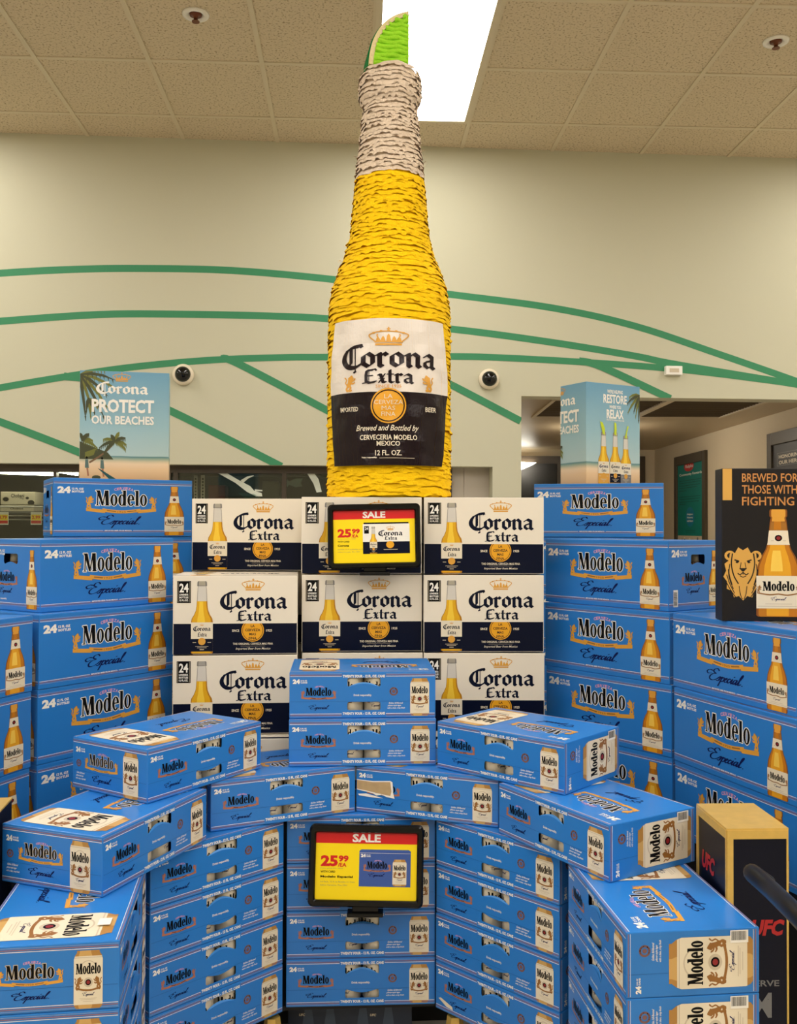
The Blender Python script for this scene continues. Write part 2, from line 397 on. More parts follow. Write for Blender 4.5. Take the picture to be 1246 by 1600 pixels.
def bottle_clear(label='navy', lowm=None):           # clear longneck with golden beer: 1 wide, 3.34 tall
    A = profile(LONG, 'glass_print_dark', 1); profile(LONG, 'glass_print', 2, .86, A=A, y0=.02)
    profile(LONG, 'beer_dark', 3, 1.0, A=A, y1=2.42); profile(LONG, 'beer', 4, .86, -.02, A=A, y0=.02, y1=2.42); profile(LONG, 'beer_light', 5, .36, -.04, A=A, y0=1.4, y1=2.4)
    profile(LONG, 'grey', 5, .9, A=A, y0=3.12); profile(LONG, 'silver', 6, .7, A=A, y0=3.14)
    profile(LONG, 'cream', 6, 1.0, A=A, y0=.66, y1=1.44); profile(LONG, label, 7, 1.0, A=A, y0=.1, y1=.68)
    A.fit(crown('gold', 1), -.1, 1.28, .2, .11, 7); A.fit(blackletter('Corona', 'ink' if label != 'navy' else 'navy'), -.4, 1.0, .8, .27, 7); A.fit(blackletter('Extra', 'navy'), -.2, .78, .42, .2, 7)
    A.ell(0, .56, .17, .17, 'gold', 8); A.rect(-.42, .5, -.26, .53, 'cream_line', 8); A.rect(.26, .5, .42, .53, 'cream_line', 8)
    A.rect(-.3, .32, .3, .34, 'cream_line', 8); A.rect(-.22, .26, .22, .28, 'cream_line', 8); A.rect(-.1, .17, .1, .2, 'cream_line', 8)
    return A
CANP = [(0, .4), (.05, .46), (.16, .5), (1.62, .5), (1.74, .46), (1.84, .39), (1.9, .39)]
def can_picture():                                   # cream can picture, 1 wide, 1.9 tall
    A = profile(CANP, 'can_gold', 1); profile(CANP, 'can_gold_light', 2, .5, -.1, A=A); profile(CANP, 'cream', 3, 1.0, A=A, y0=.13, y1=1.72); profile(CANP, 'cream_line', 4, 1.0, A=A, y0=1.66, y1=1.685)
    A.ring(0, 1.28, .3, .3, .27, .27, 'cream_line', 4, 12, 20, 160); A.fit(wordmark('black', .02), -.43, 1.13, .86, .36, 4)
    A.ring(0, .86, .16, .16, .1, .1, 'cream_line', 4, 16); A.ell(0, .86, .1, .1, 'black', 5, 14); A.ell(0, .86, .065, .065, 'crest_red', 6, 10)
    A.sub(lion('gold_dark', 4), -.46, .64, .34, .42); A.sub(lion('gold_dark', 4), .46, .64, -.34, .42)
    A.line([(-.4, .68), (-.2, .62), (0, .6), (.2, .62), (.4, .68)], .06, 'gold_dark', 5, 3)
    A.fit(script('ink'), -.2, .38, .42, .17, 4)
    for k, hw in ((.33, .3), (.29, .26), (.23, .18)): A.rect(-hw, k, hw, k + .015, 'cream_line', 4)
    return A
def count24(m='white', lines=('12 FL OZ', 'BOTTLES')):          # 1 tall "24" with two small lines
    A = Art().text('24', 0, 0, 1.45, 1, m, 1, .06)
    for i, t in enumerate(lines): A.text(t, 1.58, .52 - .42 * i, 1.3 if i == 0 else 1.35, .3, m, 1, .04)
    return A
def stripes(W, H, gap=None, lo=.9, hi=.1):           # white and mauve rules along top and bottom of a panel
    A = Art()
    for y, sgn in ((H * (1 - hi), 1), (H * (1 - lo), -1)):
        segs = [(0.002, W - .002)] if not gap else [(0.002, gap[0]), (gap[1], W - .002)]
        for a, b in segs:
            A.rect(a, y - .0006, b, y + .0006, 'white', 1); A.rect(a, y + sgn * .0036 - .0011, b, y + sgn * .0036 + .0011, 'mauve', 1)
            A.rect(a, y + sgn * .0072 - .0004, b, y + sgn * .0072 + .0004, 'rule_pale', 1)
    return A
def barcode(w_, h_, L=1):
    A = Art().rect(0, 0, w_, h_, 'white', L); x = .06 * w_; rnd = random.Random(3)
    while x < .9 * w_:
        t = rnd.choice((.012, .02, .03)) * w_; A.rect(x, .2 * h_, x + t, .92 * h_, 'black', L + 1); x += t + rnd.choice((.015, .025)) * w_
    return A
def seal(r, m='seal_brown', L=1):
    A = Art().ring(0, 0, r, r, r * .62, r * .62, m, L, 20)
    A.ell(0, 0, r * .42, r * .42, m, L, 8); A.sub(arc_word('SINCE 1925', 'black', L + 1, r * .7, 250, r * .18, .0), 0, 0); return A
def scrawl(w_, h_, m='white', L=1):                  # three short lines of small slanted lettering
    A = Art()
    for i, t in enumerate(('Golden, full-flavored', 'pilsner-style lager', 'with a clean, crisp finish')): A.text(t, .1 * w_ * (2 - i) * .4, h_ * (.72 - .36 * i), w_ * (.8, .75, 1)[i], h_ * .28, m, L, .015, .25)
    return A

# ------------------------------------------------------------------ cartons
def rrect(x0, y0, x1, y1, r, arc=0.0, n=4, top=False):
    pts = []
    for cx, cy, a0 in ((x1 - r, y1 - r, 0), (x0 + r, y1 - r, 90), (x0 + r, y0 + r, 180), (x1 - r, y0 + r, 270)):
        for k in range(n + 1):
            a = R(a0 + 90 * k / n); pts.append((cx + r * math.cos(a), cy + r * math.sin(a)))
        if arc and ((a0 == 180 and not top) or (a0 == 0 and top)):
            xa, xb = (x0 + r, x1 - r) if not top else (x1 - r, x0 + r); yy = y0 if not top else y1
            for k in range(1, 8):
                t = k / 8; pts.append((xa + (xb - xa) * t, yy + arc * math.sin(math.pi * t) * (1 if not top else -1)))
    return pts
def carton(name, W, H, D, m, holes=(), bev=0.0022):   # hollow carton; holes = (face, loop in panel u,v)
    bm = bmesh.new(); box(bm, -W / 2, W / 2, 0, D, 0, H)
    bmesh.ops.bevel(bm, geom=list(bm.edges), offset=bev, segments=2, affect='EDGES', profile=0.6)
    frames = {'front': (Vector((0, -1, 0)), lambda u, v: (u - W / 2, 0, v)), 'left': (Vector((-1, 0, 0)), lambda u, v: (-W / 2, D - u, v)), 'right': (Vector((1, 0, 0)), lambda u, v: (W / 2, u, v))}
    for face in sorted({h[0] for h in holes}):
        n, fn = frames[face]
        bm.normal_update(); f = max((f for f in bm.faces if f.normal.dot(n) > .99), key=lambda f: f.calc_area())
        es = list(f.edges); bmesh.ops.delete(bm, geom=[f], context='FACES_KEEP_BOUNDARY')
        for fc, loop in holes:
            if fc != face: continue
            vs = [bm.verts.new(fn(*p)) for p in loop]; es += [bm.edges.new((vs[i], vs[(i + 1) % len(vs)])) for i in range(len(vs))]
        bmesh.ops.triangle_fill(bm, use_beauty=True, use_dissolve=False, edges=es, normal=n)
    me = bm_mesh(bm, name, m); return me
EPS = 0.0003
def M_front(W, H, D): return Matrix.Translation((-W / 2, -EPS, 0))
def M_left(W, H, D): return Matrix.Translation((-W / 2 - EPS, D, 0)) @ Matrix.Rotation(R(-90), 4, 'Z')
def M_right(W, H, D): return Matrix.Translation((W / 2 + EPS, 0, 0)) @ Matrix.Rotation(R(90), 4, 'Z')
def M_top(W, H, D):
    return Matrix.Translation((W / 2, D, H + EPS)) @ Matrix(((-1, 0, 0, 0), (0, 0, -1, 0), (0, -1, 0, 0), (0, 0, 0, 1)))
class Kind:
    pass
def spawn(kd, name, label, cat, x, y, z, yaw, group):
    root = empty(name, (x, y, EYE + z), R(yaw), label, cat, group)
    for nm, me, mw, lab, subs in kd.parts:
        o = obj(nm, me, root, mw)
        if lab: o['label'] = lab
        for nm2, me2, mw2 in subs: obj(nm2, me2, o, mw2)
    return root
# ---- blue case of 24 cans
def can_kind(variant):
    k = Kind(); W, H, D = .3973, .125, .2652; k.dim = (W, H, D)
    ups = rrect(.157, .0845, .247, .109, .005, (.009, .006, .012)[variant]); los = rrect(.157, .0215, .247, .0435, .005, (.0, .006, .008)[variant], top=True)
    k.parts = []
    k.parts.append(('carton', carton('can_carton', W, H, D, ['blue'], [('front', ups), ('front', los)]), Matrix(), None, []))
    st = stripes(W, H, (.142, .262), .905, .095)
    for y in (.1095, .0085): st.text('TWENTY FOUR - 12 FL. OZ. CANS', .1445, y, .115, .0075, 'white', 1, .045)
    st.rect(.003, .0447, W - .003, .0452, 'seam', 1)
    k.parts.append(('stripe_print', st.mesh('can_stripes'), M_front(W, H, D), None, []))
    lg = Art().fit(logo('cream_line', 'black', 'copper', True), .031, .0505, .096, .0375); lg.fit(logo_script(), .052, .020, .056, .017)
    k.parts.append(('wordmark_print', lg.mesh('can_logo'), M_front(W, H, D), 'black brand lettering over a copper banner with script below', []))
    k.parts.append(('count_lettering', Art().fit(count24(lines=('12 FL OZ', 'CANS')), .009, .0935, .0395, .0125).mesh('can_count'), M_front(W, H, D), None, []))
    sl = Art().text('Drink responsibly.', .174, .0575, .049, .0072, 'white', 1, .02); sl.sub(scrawl(.048, .019), .265, .0235); sl.sub(seal(.0115), .283, .0715)
    k.parts.append(('slogan_print', sl.mesh('can_slogan'), M_front(W, H, D), None, []))
    cn = can_picture(); k.parts.append(('can_picture', Art().fit(cn, .328, .0048, .052, .102).mesh('can_pic'), M_front(W, H, D), 'printed picture of a cream can', []))
    # flap pushed in behind the upper slot
    bm = bmesh.new(); n = 10; h = (.011, .008, .014)[variant]
    lo = [bm.verts.new((-W / 2 + .160 + .084 * i / n, .0012, .084)) for i in range(n + 1)]
    hi = [bm.verts.new((-W / 2 + .160 + .084 * i / n, .0012 + .006 * math.sin(math.pi * i / n), .0845 + h * math.sin(math.pi * i / n) + .0004)) for i in range(n + 1)]
    for i in range(n): bm.faces.new((lo[i], lo[i + 1], hi[i + 1], hi[i]))
    k.parts.append(('handle_flap', bm_mesh(bm, 'flap', 'blue_flap'), Matrix(), None, []))
    e = stripes(D, H, None, .905, .095); e.rect(.003, .0447, D - .003, .0452, 'seam', 1)
    e.fit(logo('cream_line', 'black', 'gold'), .045, .05, .12, .046); e.fit(logo_script(), .072, .019, .07, .022)
    e.fit(count24(lines=('12 FL OZ', 'CANS')), .012, .0895, .034, .013); e.sub(seal(.009), .023, .063); e.sub(scrawl(.036, .02), .012, .022)
    e.fit(cn, .183, .003, .052, .107, 1)
    k.parts.append(('end_print', e.mesh('can_end_l'), M_left(W, H, D), None, []))
    e = Art().rect(.003, .0447, D - .003, .0452, 'seam', 1); e.rect(.0075, .003, .0083, H - .003, 'white', 1); e.rect(D - .0123, .003, D - .0115, H - .003, 'white', 1); e.rect(D - .0085, .003, D - .0065, H - .003, 'mauve', 1); e.rect(.003, .003, .005, H - .003, 'mauve', 1)
    a, b, c, d = cn.bounds(); kx, ky = .098 / (c - a), .168 / (d - b)
    e.sub(cn, .252 + b * ky, .0135 - a * kx + .0, kx, ky, 90, 1)
    e.sub(seal(.0115), .036, .089); e.sub(scrawl(.042, .02), .07, .066, 1, 1, 90); e.sub(Art().fit(count24(lines=('12 FL OZ', 'CANS')), 0, 0, .03, .011), .029, .008, 1, 1, 90)
    e.sub(barcode(.036, .024, 10), .206, .098)
    k.parts.append(('end_print', e.mesh('can_end_r'), M_right(W, H, D), None, []))
    t = Art(); 
    for y in (.007, D - .007): t.rect(.003, y - .0006, W - .003, y + .0006, 'white', 1); t.rect(.003, y + .004 * (1 if y > .1 else -1) - .001, W - .003, y + .004 * (1 if y > .1 else -1) + .001, 'mauve', 1)
    t.fit(logo('white', 'black', 'gold'), .04, .125, .19, .08); t.fit(logo_script(), .085, .055, .11, .045); t.fit(count24(lines=('12 FL OZ', 'CANS')), .016, .215, .055, .022)
    t.fit(cn, .262, .02, .112, .225)
    k.parts.append(('top_print', t.mesh('can_top'), M_top(W, H, D), None, []))
    return k
# ---- blue case of 24 bottles
def bottle_kind():
    k = Kind(); W, H, D = .4905, .2070, .26; k.dim = (W, H, D); k.parts = []
    hole = rrect(.108, .135, .176, .165, .007, .006)
    hole_l = rrect(.084, .135, .152, .165, .007, .006)
    k.parts.append(('carton', carton('bottle_carton', W, H, D, ['blue'], [('left', hole_l), ('right', hole)]), Matrix(), None, []))
    st = stripes(W, H, None, .895, .095); st.rect(.17, .0195, .275, .0235, 'blue', 2); st.text('IMPORTED BEER FROM MEXICO', .175, .0198, .095, .0038, 'white', 3, .03)
    k.parts.append(('stripe_print', st.mesh('bottle_stripes'), M_front(W, H, D), None, []))
    lg = Art().fit(logo(), .108, .083, .252, .095); k.parts.append(('wordmark_print', lg.mesh('bottle_logo'), M_front(W, H, D), 'black brand lettering outlined in white above a gold banner', []))
    k.parts.append(('script_lettering', Art().fit(logo_script(), .152, .030, .152, .048).mesh('bottle_script'), M_front(W, H, D), 'dark blue script lettering', []))
    k.parts.append(('count_lettering', Art().fit(count24(), .0135, .153, .09, .024).mesh('bottle_count'), M_front(W, H, D), None, []))
    bp = bottle_amber(); k.parts.append(('bottle_picture', Art().fit(bp, .388, .004, .072, .179).mesh('bottle_pic'), M_front(W, H, D), 'printed picture of an amber bottle', []))
    for side in (0, 1):
        e = stripes(D, H, None, .895, .095); o = 0 if side else -.024
        e.fit(logo('cream_line', 'black', 'copper', True), .062 + o, .072, .115, .045); e.fit(logo_script(), .085 + o, .045, .065, .022); e.fit(count24(), .014, .158, .075, .022)
        e.fit(bp, .196, .008, .05, .168); e.sub(barcode(.05, .022), .044, .012, 1, 1, 90) if side else e.text('Drink responsibly.', .05, .03, .05, .006, 'white', 1, .02)
        k.parts.append(('end_print', e.mesh('bottle_end'), (M_right if side else M_left)(W, H, D), None, []))
    t = Art()
    for y in (.012, D - .012): t.rect(.003, y - .0007, W - .003, y + .0007, 'white', 1); t.rect(.003, y + .004 * (1 if y > .1 else -1) - .001, W - .003, y + .004 * (1 if y > .1 else -1) + .001, 'mauve', 1)
    t.fit(logo(), .1, .1, .25, .1)
    k.parts.append(('top_print', t.mesh('bottle_top'), M_top(W, H, D), None, []))
    return k
# ---- white and navy case of 24 bottles
def corona_art(A, W, H):
    A.rect(.0022, .0022, W - .0022, H * .39, 'navy', 1)
    A.rect(.0022, .0005, .16 * W, .0030, 'navy', 1)
def white_kind():
    k = Kind(); W, H, D = .3792, .2412, .27; k.dim = (W, H, D); k.parts = []
    hole = rrect(.095, .12, .175, .155, .012)
    k.parts.append(('carton', carton('white_carton', W, H, D, ['carton_white'], [('left', hole), ('right', hole)]), Matrix(), None, []))
    b = Art(); corona_art(b, W, H); b.text('THE ORIGINAL CERVEZA MAS FINA', .182, .0285, .122, .0066, 'cream', 3, .02); b.rect(.205, .0245, .28, .025, 'cream_line', 3); b.text('Imported Beer from Mexico', .19, .012, .105, .0085, 'cream', 3, .01, .3)
    b.text('SINCE', .179, .0685, .022, .0075, 'cream', 3, .03); b.text('1925', .283, .0685, .018, .0075, 'cream', 3, .03)
    k.parts.append(('band_print', b.mesh('white_band'), M_front(W, H, D), 'dark navy lower band with small cream lettering', []))
    g = Art().ell(.242, .0725, .0345, .0345, 'medal', 3, 28).ring(.242, .0725, .0315, .0315, .0300, .0300, 'navy', 4, 28)
    g.clip(0, 0, 1, H * .39)
    for i, (t, wd) in enumerate((('LA', .012), ('CERVEZA', .046), ('MAS', .02), ('FINA', .024))): g.text(t, .242 - wd / 2, .0825 - .0125 * i, wd, .0078, 'navy', 4, .02)
    k.parts.append(('medal_print', g.mesh('white_medal'), M_front(W, H, D), 'golden medal with navy lettering', []))
    l = Art().fit(crown('gold'), .208, .1955, .070, .037); l.fit(blackletter('Corona', 'navy'), .142, .127, .206, .068); l.fit(blackletter('Extra', 'navy'), .192, .1005, .108, .035)
    k.parts.append(('wordmark_print', l.mesh('white_logo'), M_front(W, H, D), 'navy blackletter lettering under a gold crown', []))
    c = Art().rect(.0125, .158, .0545, .2245, 'black', 1)
    for x in (.0145, .0158, .0505, .0518): c.rect(x, .160, x + .0005, .2225, 'cream_line', 2)
    c.text('24', .0195, .190, .0275, .0275, 'white', 2, .03)
    for i, t in enumerate(('LONGNECK', 'BOTTLES', '12 FL.OZ.')): c.text(t, .0195, .180 - .0085 * i, .0275, .006, 'white', 2, .04)
    k.parts.append(('count_lettering', c.mesh('white_count'), M_front(W, H, D), 'black panel with white lettering', []))
    k.parts.append(('bottle_picture', Art().fit(bottle_clear(), .055, .003, .066, .221).mesh('white_bottle'), M_front(W, H, D), 'printed picture of a clear bottle of golden beer', []))
    for side in (0, 1):
        e = Art(); e.rect(.0022, .0022, D - .0022, H * .39, 'navy', 1); e.fit(blackletter('Corona', 'navy'), .075, .165, .12, .045); e.ell(D / 2, .06, .03, .03, 'medal', 2)
        k.parts.append(('end_print', e.mesh('white_end'), (M_right if side else M_left)(W, H, D), None, []))
    t = Art(); t.rect(.003, .003, W - .003, .03, 'navy', 1); t.rect(.003, D - .02, W - .003, D - .003, 'navy', 1); t.rect(.27, D - .035, .33, D - .001, 'gold', 2); t.rect(.27, .001, .33, .035, 'gold', 2)
    t.fit(blackletter('Corona', 'navy'), .06, .11, .19, .08); t.fit(bottle_clear(), .268, .03, .066, .2, 2)
    k.parts.append(('top_print', t.mesh('white_top'), M_top(W, H, D), None, []))
    return k
# ------------------------------------------------------------------ the room
mat('wall_paint', (200, 197, 174), 0.75, spec=0.3)
mat('green_paint', (62, 138, 98), 0.6, spec=0.3)
mat('floor_tile', (186, 176, 160), 0.3, noise=0.06, nscale=3)
mat('grid_white', (214, 200, 172), 0.5)
mat('trim_bronze', (70, 58, 44), 0.4)
mat('dark_void', (30, 25, 18), 0.7)
mat('cooler_panel', (196, 186, 172), 0.5)
mat('steel', (170, 168, 160), 0.3, metal=0.8)
mat('corridor_paint', (206, 192, 166), 0.7)
mat('corridor_ceiling', (186, 168, 138), 0.4)
def tile_mat():
    m = mat('ceiling_tile', (196, 178, 148), 0.9, spec=0.1); nt = m.node_tree; b = nt.nodes['Principled BSDF']
    tc = nt.nodes.new('ShaderNodeTexCoord'); n = nt.nodes.new('ShaderNodeTexNoise'); n.inputs['Scale'].default_value = 90; n.inputs['Detail'].default_value = 5
    r = nt.nodes.new('ShaderNodeValToRGB'); r.color_ramp.elements[0].position = .33; r.color_ramp.elements[1].position = .46
    r.color_ramp.elements[0].color = lin((158, 140, 112)) + (1,); r.color_ramp.elements[1].color = lin((216, 200, 172)) + (1,)
    nt.links.new(tc.outputs['Object'], n.inputs['Vector']); nt.links.new(n.outputs['Fac'], r.inputs[0]); nt.links.new(r.outputs[0], b.inputs['Base Color'])
    bp = nt.nodes.new('ShaderNodeBump'); bp.inputs['Strength'].default_value = .3; bp.inputs['Distance'].default_value = .004
    nt.links.new(n.outputs['Fac'], bp.inputs['Height']); nt.links.new(bp.outputs[0], b.inputs['Normal'])
tile_mat()
def emis(name, rgb, strength):
    m = bpy.data.materials.new(name); m.use_nodes = True; nt = m.node_tree; nt.nodes.remove(nt.nodes['Principled BSDF'])
    e = nt.nodes.new('ShaderNodeEmission'); e.inputs[0].default_value = tuple(rgb) + (1,); e.inputs[1].default_value = strength
    nt.links.new(e.outputs[0], nt.nodes['Material Output'].inputs[0]); MATS[name] = m
emis('panel_light', PANEL_COL, PANEL_STR)
emis('tube_light', (1.0, .95, .8), 22.0)
emis('corridor_fill_lamp', (1.0, .9, .74), 130.0)
def glass(name, tint, gl):
    m = bpy.data.materials.new(name); m.use_nodes = True; nt = m.node_tree; nt.nodes.remove(nt.nodes['Principled BSDF'])
    t = nt.nodes.new('ShaderNodeBsdfTransparent'); t.inputs[0].default_value = tint + (1,)
    g = nt.nodes.new('ShaderNodeBsdfGlossy'); g.inputs['Roughness'].default_value = .02; mx = nt.nodes.new('ShaderNodeMixShader'); mx.inputs[0].default_value = gl
    nt.links.new(t.outputs[0], mx.inputs[1]); nt.links.new(g.outputs[0], mx.inputs[2]); nt.links.new(mx.outputs[0], nt.nodes['Material Output'].inputs[0]); MATS[name] = m
glass('door_glass', (.82, .84, .78), .06)
glass('dark_glass', (.25, .23, .2), .07)
CEIL = EYE + 2.35
WM = Matrix.Translation((0, 5.886, 0)) @ Matrix.Rotation(R(4.29), 4, 'Z'); WI = WM.inverted()
WP, WN = Vector((0, 5.886, 0)), WM.to_3x3() @ Vector((0, -1, 0))
def onwall(px, py, back=0.0):
    p = WI @ at_plane(px, py, WP - WN * back, WN); return p.x, p.z
ZH, ZS = EYE + .812, EYE + .372                       # opening header, cooler bulkhead
XO, XP = onwall(815, 700)[0], onwall(770, 780)[0]
part_box('floor', None, (-6, 6.5, -5, 11, -.1, 0), 'floor_tile'); bpy.data.objects['floor']['kind'] = 'structure'
bm = bmesh.new(); box(bm, -6, 6.5, 0, .15, ZH, CEIL + .1); box(bm, -6, XO, 0, .15, ZS, ZH); box(bm, XP, XO, 0, .15, 0, ZS); box(bm, 3.0, 6.5, 0, .15, 0, ZH)
wall = tag(obj('wall_back', bm_mesh(bm, 'wall_back', 'wall_paint'), None, WM), kind='structure')
for nm, d in (('wall_left', (-6.1, -6, -5, 6.2, 0, CEIL + .1)), ('wall_right', (6.5, 6.6, -5, 6.6, 0, CEIL + .1)), ('wall_front', (-6, 6.5, -5.1, -5, 0, CEIL + .1))):
    tag(part_box(nm, None, d, 'wall_paint'), kind='structure')
# painted green stripes on the wall (pixel traces turned into wall coordinates)
ST = [([(-60, 433), (0, 427), (100, 421.5), (205, 419.5), (360, 422.5), (524, 437), (704, 460), (863, 481), (991, 509), (1120, 552), (1246, 596), (1330, 628)], .043),
      ([(-60, 508), (0, 502), (154, 491.5), (282, 491), (411, 493.5), (513, 498), (704, 514), (863, 535), (991, 556), (1044, 567), (1150, 585), (1260, 603)], .043),
      ([(-60, 620), (0, 606), (125, 585), (221, 572), (332, 562.5), (443, 558.5), (510, 558), (704, 557), (786, 559), (915, 566), (1037, 575), (1130, 585), (1260, 602)], .041),
      ([(345, 561), (372, 568), (511, 641), (600, 690)], .045), ([(100, 588), (150, 596), (258, 638), (440, 729)], .046), ([(-60, 640), (0, 659), (122, 706), (172, 729)], .045),
      ([(660, 580), (705, 601), (814, 658)], .045), ([(905, 564), (940, 573), (1048, 623)], .046)]
for si, (pts, wd) in enumerate(ST):
    A = Art().line([onwall(*p) for p in pts], wd, 'green_paint', 1, 6)
    zc = (WI @ wall.matrix_world.translation).z
    x1 = 99
    if pts[-1] == (814, 658): A.clip(-9, ZS, XO, 9)
    elif pts[-1] == (1048, 623): A.clip(-9, ZH, 9, 9)
    else: A.clip(-9, ZS, 9, 9)
    obj('stripe_paint', A.mesh('stripe_paint'), wall, Matrix.Translation((0, -.0004 - .0003 * si, 0)))
# ceiling, its tiles and grid bars
TH = R(2.67); CM = Matrix.Translation((0, 0, CEIL)) @ Matrix.Rotation(TH, 4, 'Z')
LX0, SX, LY0, SY = .661, .567, 5.515, .655
bm = bmesh.new(); box(bm, -6.8, 7, -5.5, 6.4, .02, .1); ceil = tag(obj('ceiling', bm_mesh(bm, 'ceiling', 'ceiling_tile'), None, CM), kind='structure')
bm = bmesh.new(); box(bm, .004, SX - .004, .004, SY - .004, 0, .018, bev=.003); tile_me = bm_mesh(bm, 'tile', 'ceiling_tile')
LIGHTS = [(-1 + 5 * i, -3, 3) for i in (-2, -1, 0, 1, 2)] + [(-1 + 3 * i, j, 2) for i in (-3, -2, -1, 0, 1, 2, 3) for j in (-7, -10, -13)]
lit = {(i, j + d) for i, j, n in LIGHTS for d in range(n)}
for i in range(-7, 7):
    for j in range(-4, 2):
        if (i, j) in lit: continue
        obj('ceiling_tile', tile_me, ceil, Matrix.Translation((LX0 + i * SX, LY0 + j * SY, 0)))
bmx = bmesh.new(); box(bmx, -.012, .012, -5 * SY, 2 * SY, -.006, .004); bx = bm_mesh(bmx, 'grid_bar', 'grid_white')
bmy = bmesh.new(); box(bmy, -7 * SX, 7 * SX, -.012, .012, -.005, .004); by = bm_mesh(bmy, 'grid_bar', 'grid_white')
for i in range(-7, 8): obj('grid_bar', bx, ceil, Matrix.Translation((LX0 + i * SX, LY0, 0)))
for j in range(-4, 2): obj('grid_bar', by, ceil, Matrix.Translation((LX0, LY0 + j * SY, 0)))
# the light panels of the hall
for i, j, nl in LIGHTS:
    p = CM @ Vector((LX0 + i * SX, LY0 + j * SY, 0)); seen = (i, j) == (-1, -3)
    o = empty('ceiling_light', p, TH, 'bright rectangular ceiling light panel behind the giant bottle' if seen else 'rectangular ceiling light panel of the hall, away from the giant bottle', 'ceiling light', 'ceiling light panels')
    bm = bmesh.new()
    for d in ((0, .03, 0, nl * SY), (SX - .03, SX, 0, nl * SY), (.03, SX - .03, 0, .03), (.03, SX - .03, nl * SY - .03, nl * SY)): box(bm, *d, -.012, .01)
    obj('light_frame', bm_mesh(bm, 'light_frame', 'grid_white'), o)
    part_box('diffuser', o, (.03, SX - .03, .03, nl * SY - .03, -.006, .004), 'panel_light')
# sprinklers
for px, py, lab in ((306, 22, 'round white ceiling sprinkler left of the giant bottle'), (1213, 64, 'round white ceiling sprinkler at the right edge')):
    d = ray(px, py); p = Vector((0, 0, EYE)) + d * ((CEIL - EYE) / d.z)
    o = empty('sprinkler', p, 0, lab, 'sprinkler', 'ceiling sprinklers')
    bm = bmesh.new(); lathe(bm, [(0.0, .062), (-.008, .060), (-.012, .045), (-.004, .032), (0, .03)], 24); obj('escutcheon', bm_mesh(bm, 'escutcheon', 'white'), o)
    bm = bmesh.new(); lathe(bm, [(0, .028), (-.008, .028), (-.0085, .012), (-.03, .009), (-.034, .018), (-.037, .018)], 14); obj('sprinkler_head', bm_mesh(bm, 'sprinkler_head', mat('sprinkler_copper', (110, 62, 40), .4, metal=.6)), o)
# dome cameras and a small white box on the wall
for px, py, lab in ((287, 586, 'black dome security camera between beach poster and giant bottle'), (764, 593, 'black dome security camera right of the giant bottle')):
    u, v = onwall(px, py); o = empty('security_camera', WM @ Vector((u, -.0008, v)), R(4.29), lab, 'camera', 'dome cameras')
    RX = Matrix.Rotation(R(90), 4, 'X')
    bm = bmesh.new(); lathe(bm, [(0, .064), (.02, .064), (.03, .056), (.034, .048)], 28, M=RX); obj('mount_ring', bm_mesh(bm, 'mount_ring', 'cream'), o)
    bm = bmesh.new(); lathe(bm, [(.03, .048)] + [(.03 + .046 * math.sin(R(a)), .047 * math.cos(R(a))) for a in range(10, 90, 13)] + [(.0765, .002)], 24, M=RX); obj('dome', bm_mesh(bm, 'dome', mat('dome_black', (10, 10, 11), .08), True), o)
u, v = onwall(1051, 580); o = empty('wall_sensor_box', WM @ Vector((u, -.0008, v)), R(4.29), 'small white rectangular box on the striped wall above the opening', 'wall box')
part_box('housing', o, (-.053, .053, -.035, 0, -.028, .028), 'white', .004); part_box('lens', o, (-.03, .03, -.0365, -.034, -.012, .012), 'cream_line', .001)
# ------------------------------------------------------------------ coolers under the bulkhead
CB_ = .12
def cool(px, py, b=CB_): return onwall(px, py, b)
bm = bmesh.new(); x_r = cool(706, 760)[0]
box(bm, -5.5, x_r, 1.0, 1.05, .0, ZS + .1); box(bm, -5.5, x_r, CB_ + .04, 1.0, ZS - .02, ZS + .1); box(bm, -5.5, x_r, CB_ + .04, 1.0, 0, .05); box(bm, x_r - .02, x_r, CB_ + .04, 1.0, .05, ZS)
cooler = tag(obj('wall_cooler', bm_mesh(bm, 'cooler_shell', 'dark_void'), None, WM), kind='structure')
bm = bmesh.new(); box(bm, x_r, XP, .13, .2, 0, ZS + .05); box(bm, cool(727, 760, .13)[0] - .006, cool(727, 760, .13)[0] + .006, .122, .132, 0, ZS); tag(obj('trim_1', bm_mesh(bm, 'cooler_end', 'cooler_panel'), None, WM), kind='structure')
fr = empty('cooler_door_row', WM @ Vector((cool(360, 760)[0], CB_, 0)), R(4.29), 'row of dark framed glass cooler doors under the striped wall', 'cooler')
fx = cool(360, 760)[0]
part_box('header_rail', fr, (-5.5 - fx, x_r - fx, -.03, .03, ZS - .045, ZS + .02), 'trim_bronze')
xs = [(-5.5, -5.42)] + [(cool(a, 760)[0], cool(b, 760)[0]) for a, b in ((85, 90), (262, 268), (272, 279), (441, 448))] + [(x_r - .03, x_r)]
for a, b in xs: part_box('door_frame', fr, (a - fx, b - fx, -.025, .025, 0, ZS - .045), 'trim_bronze')
for (a, b), (c, d) in zip(xs, xs[1:]): part_box('glass_pane', fr, (b - fx, c - fx, -.004, .004, .02, ZS - .045), 'door_glass')
# glowing rods stand for tube reflections in the cooler glass, and brighten the cartons
for pts, lab in (([(-20, 737), (84, 741)], 'white glowing rod drawing a tube reflection in the cooler at the far left'), ([(92, 736), (122, 741)], 'short white glowing rod drawing a tube reflection beside the beach poster')):
    bm = bmesh.new(); P = [cool(*p, .3) for p in pts]; tube(bm, [(P[0][0], .3, P[0][1]), (P[1][0], .3, P[1][1])], .011); tag(obj('tube_reflection_rod', bm_mesh(bm, 'tube', 'tube_light'), None, WM), lab, 'tube reflection')
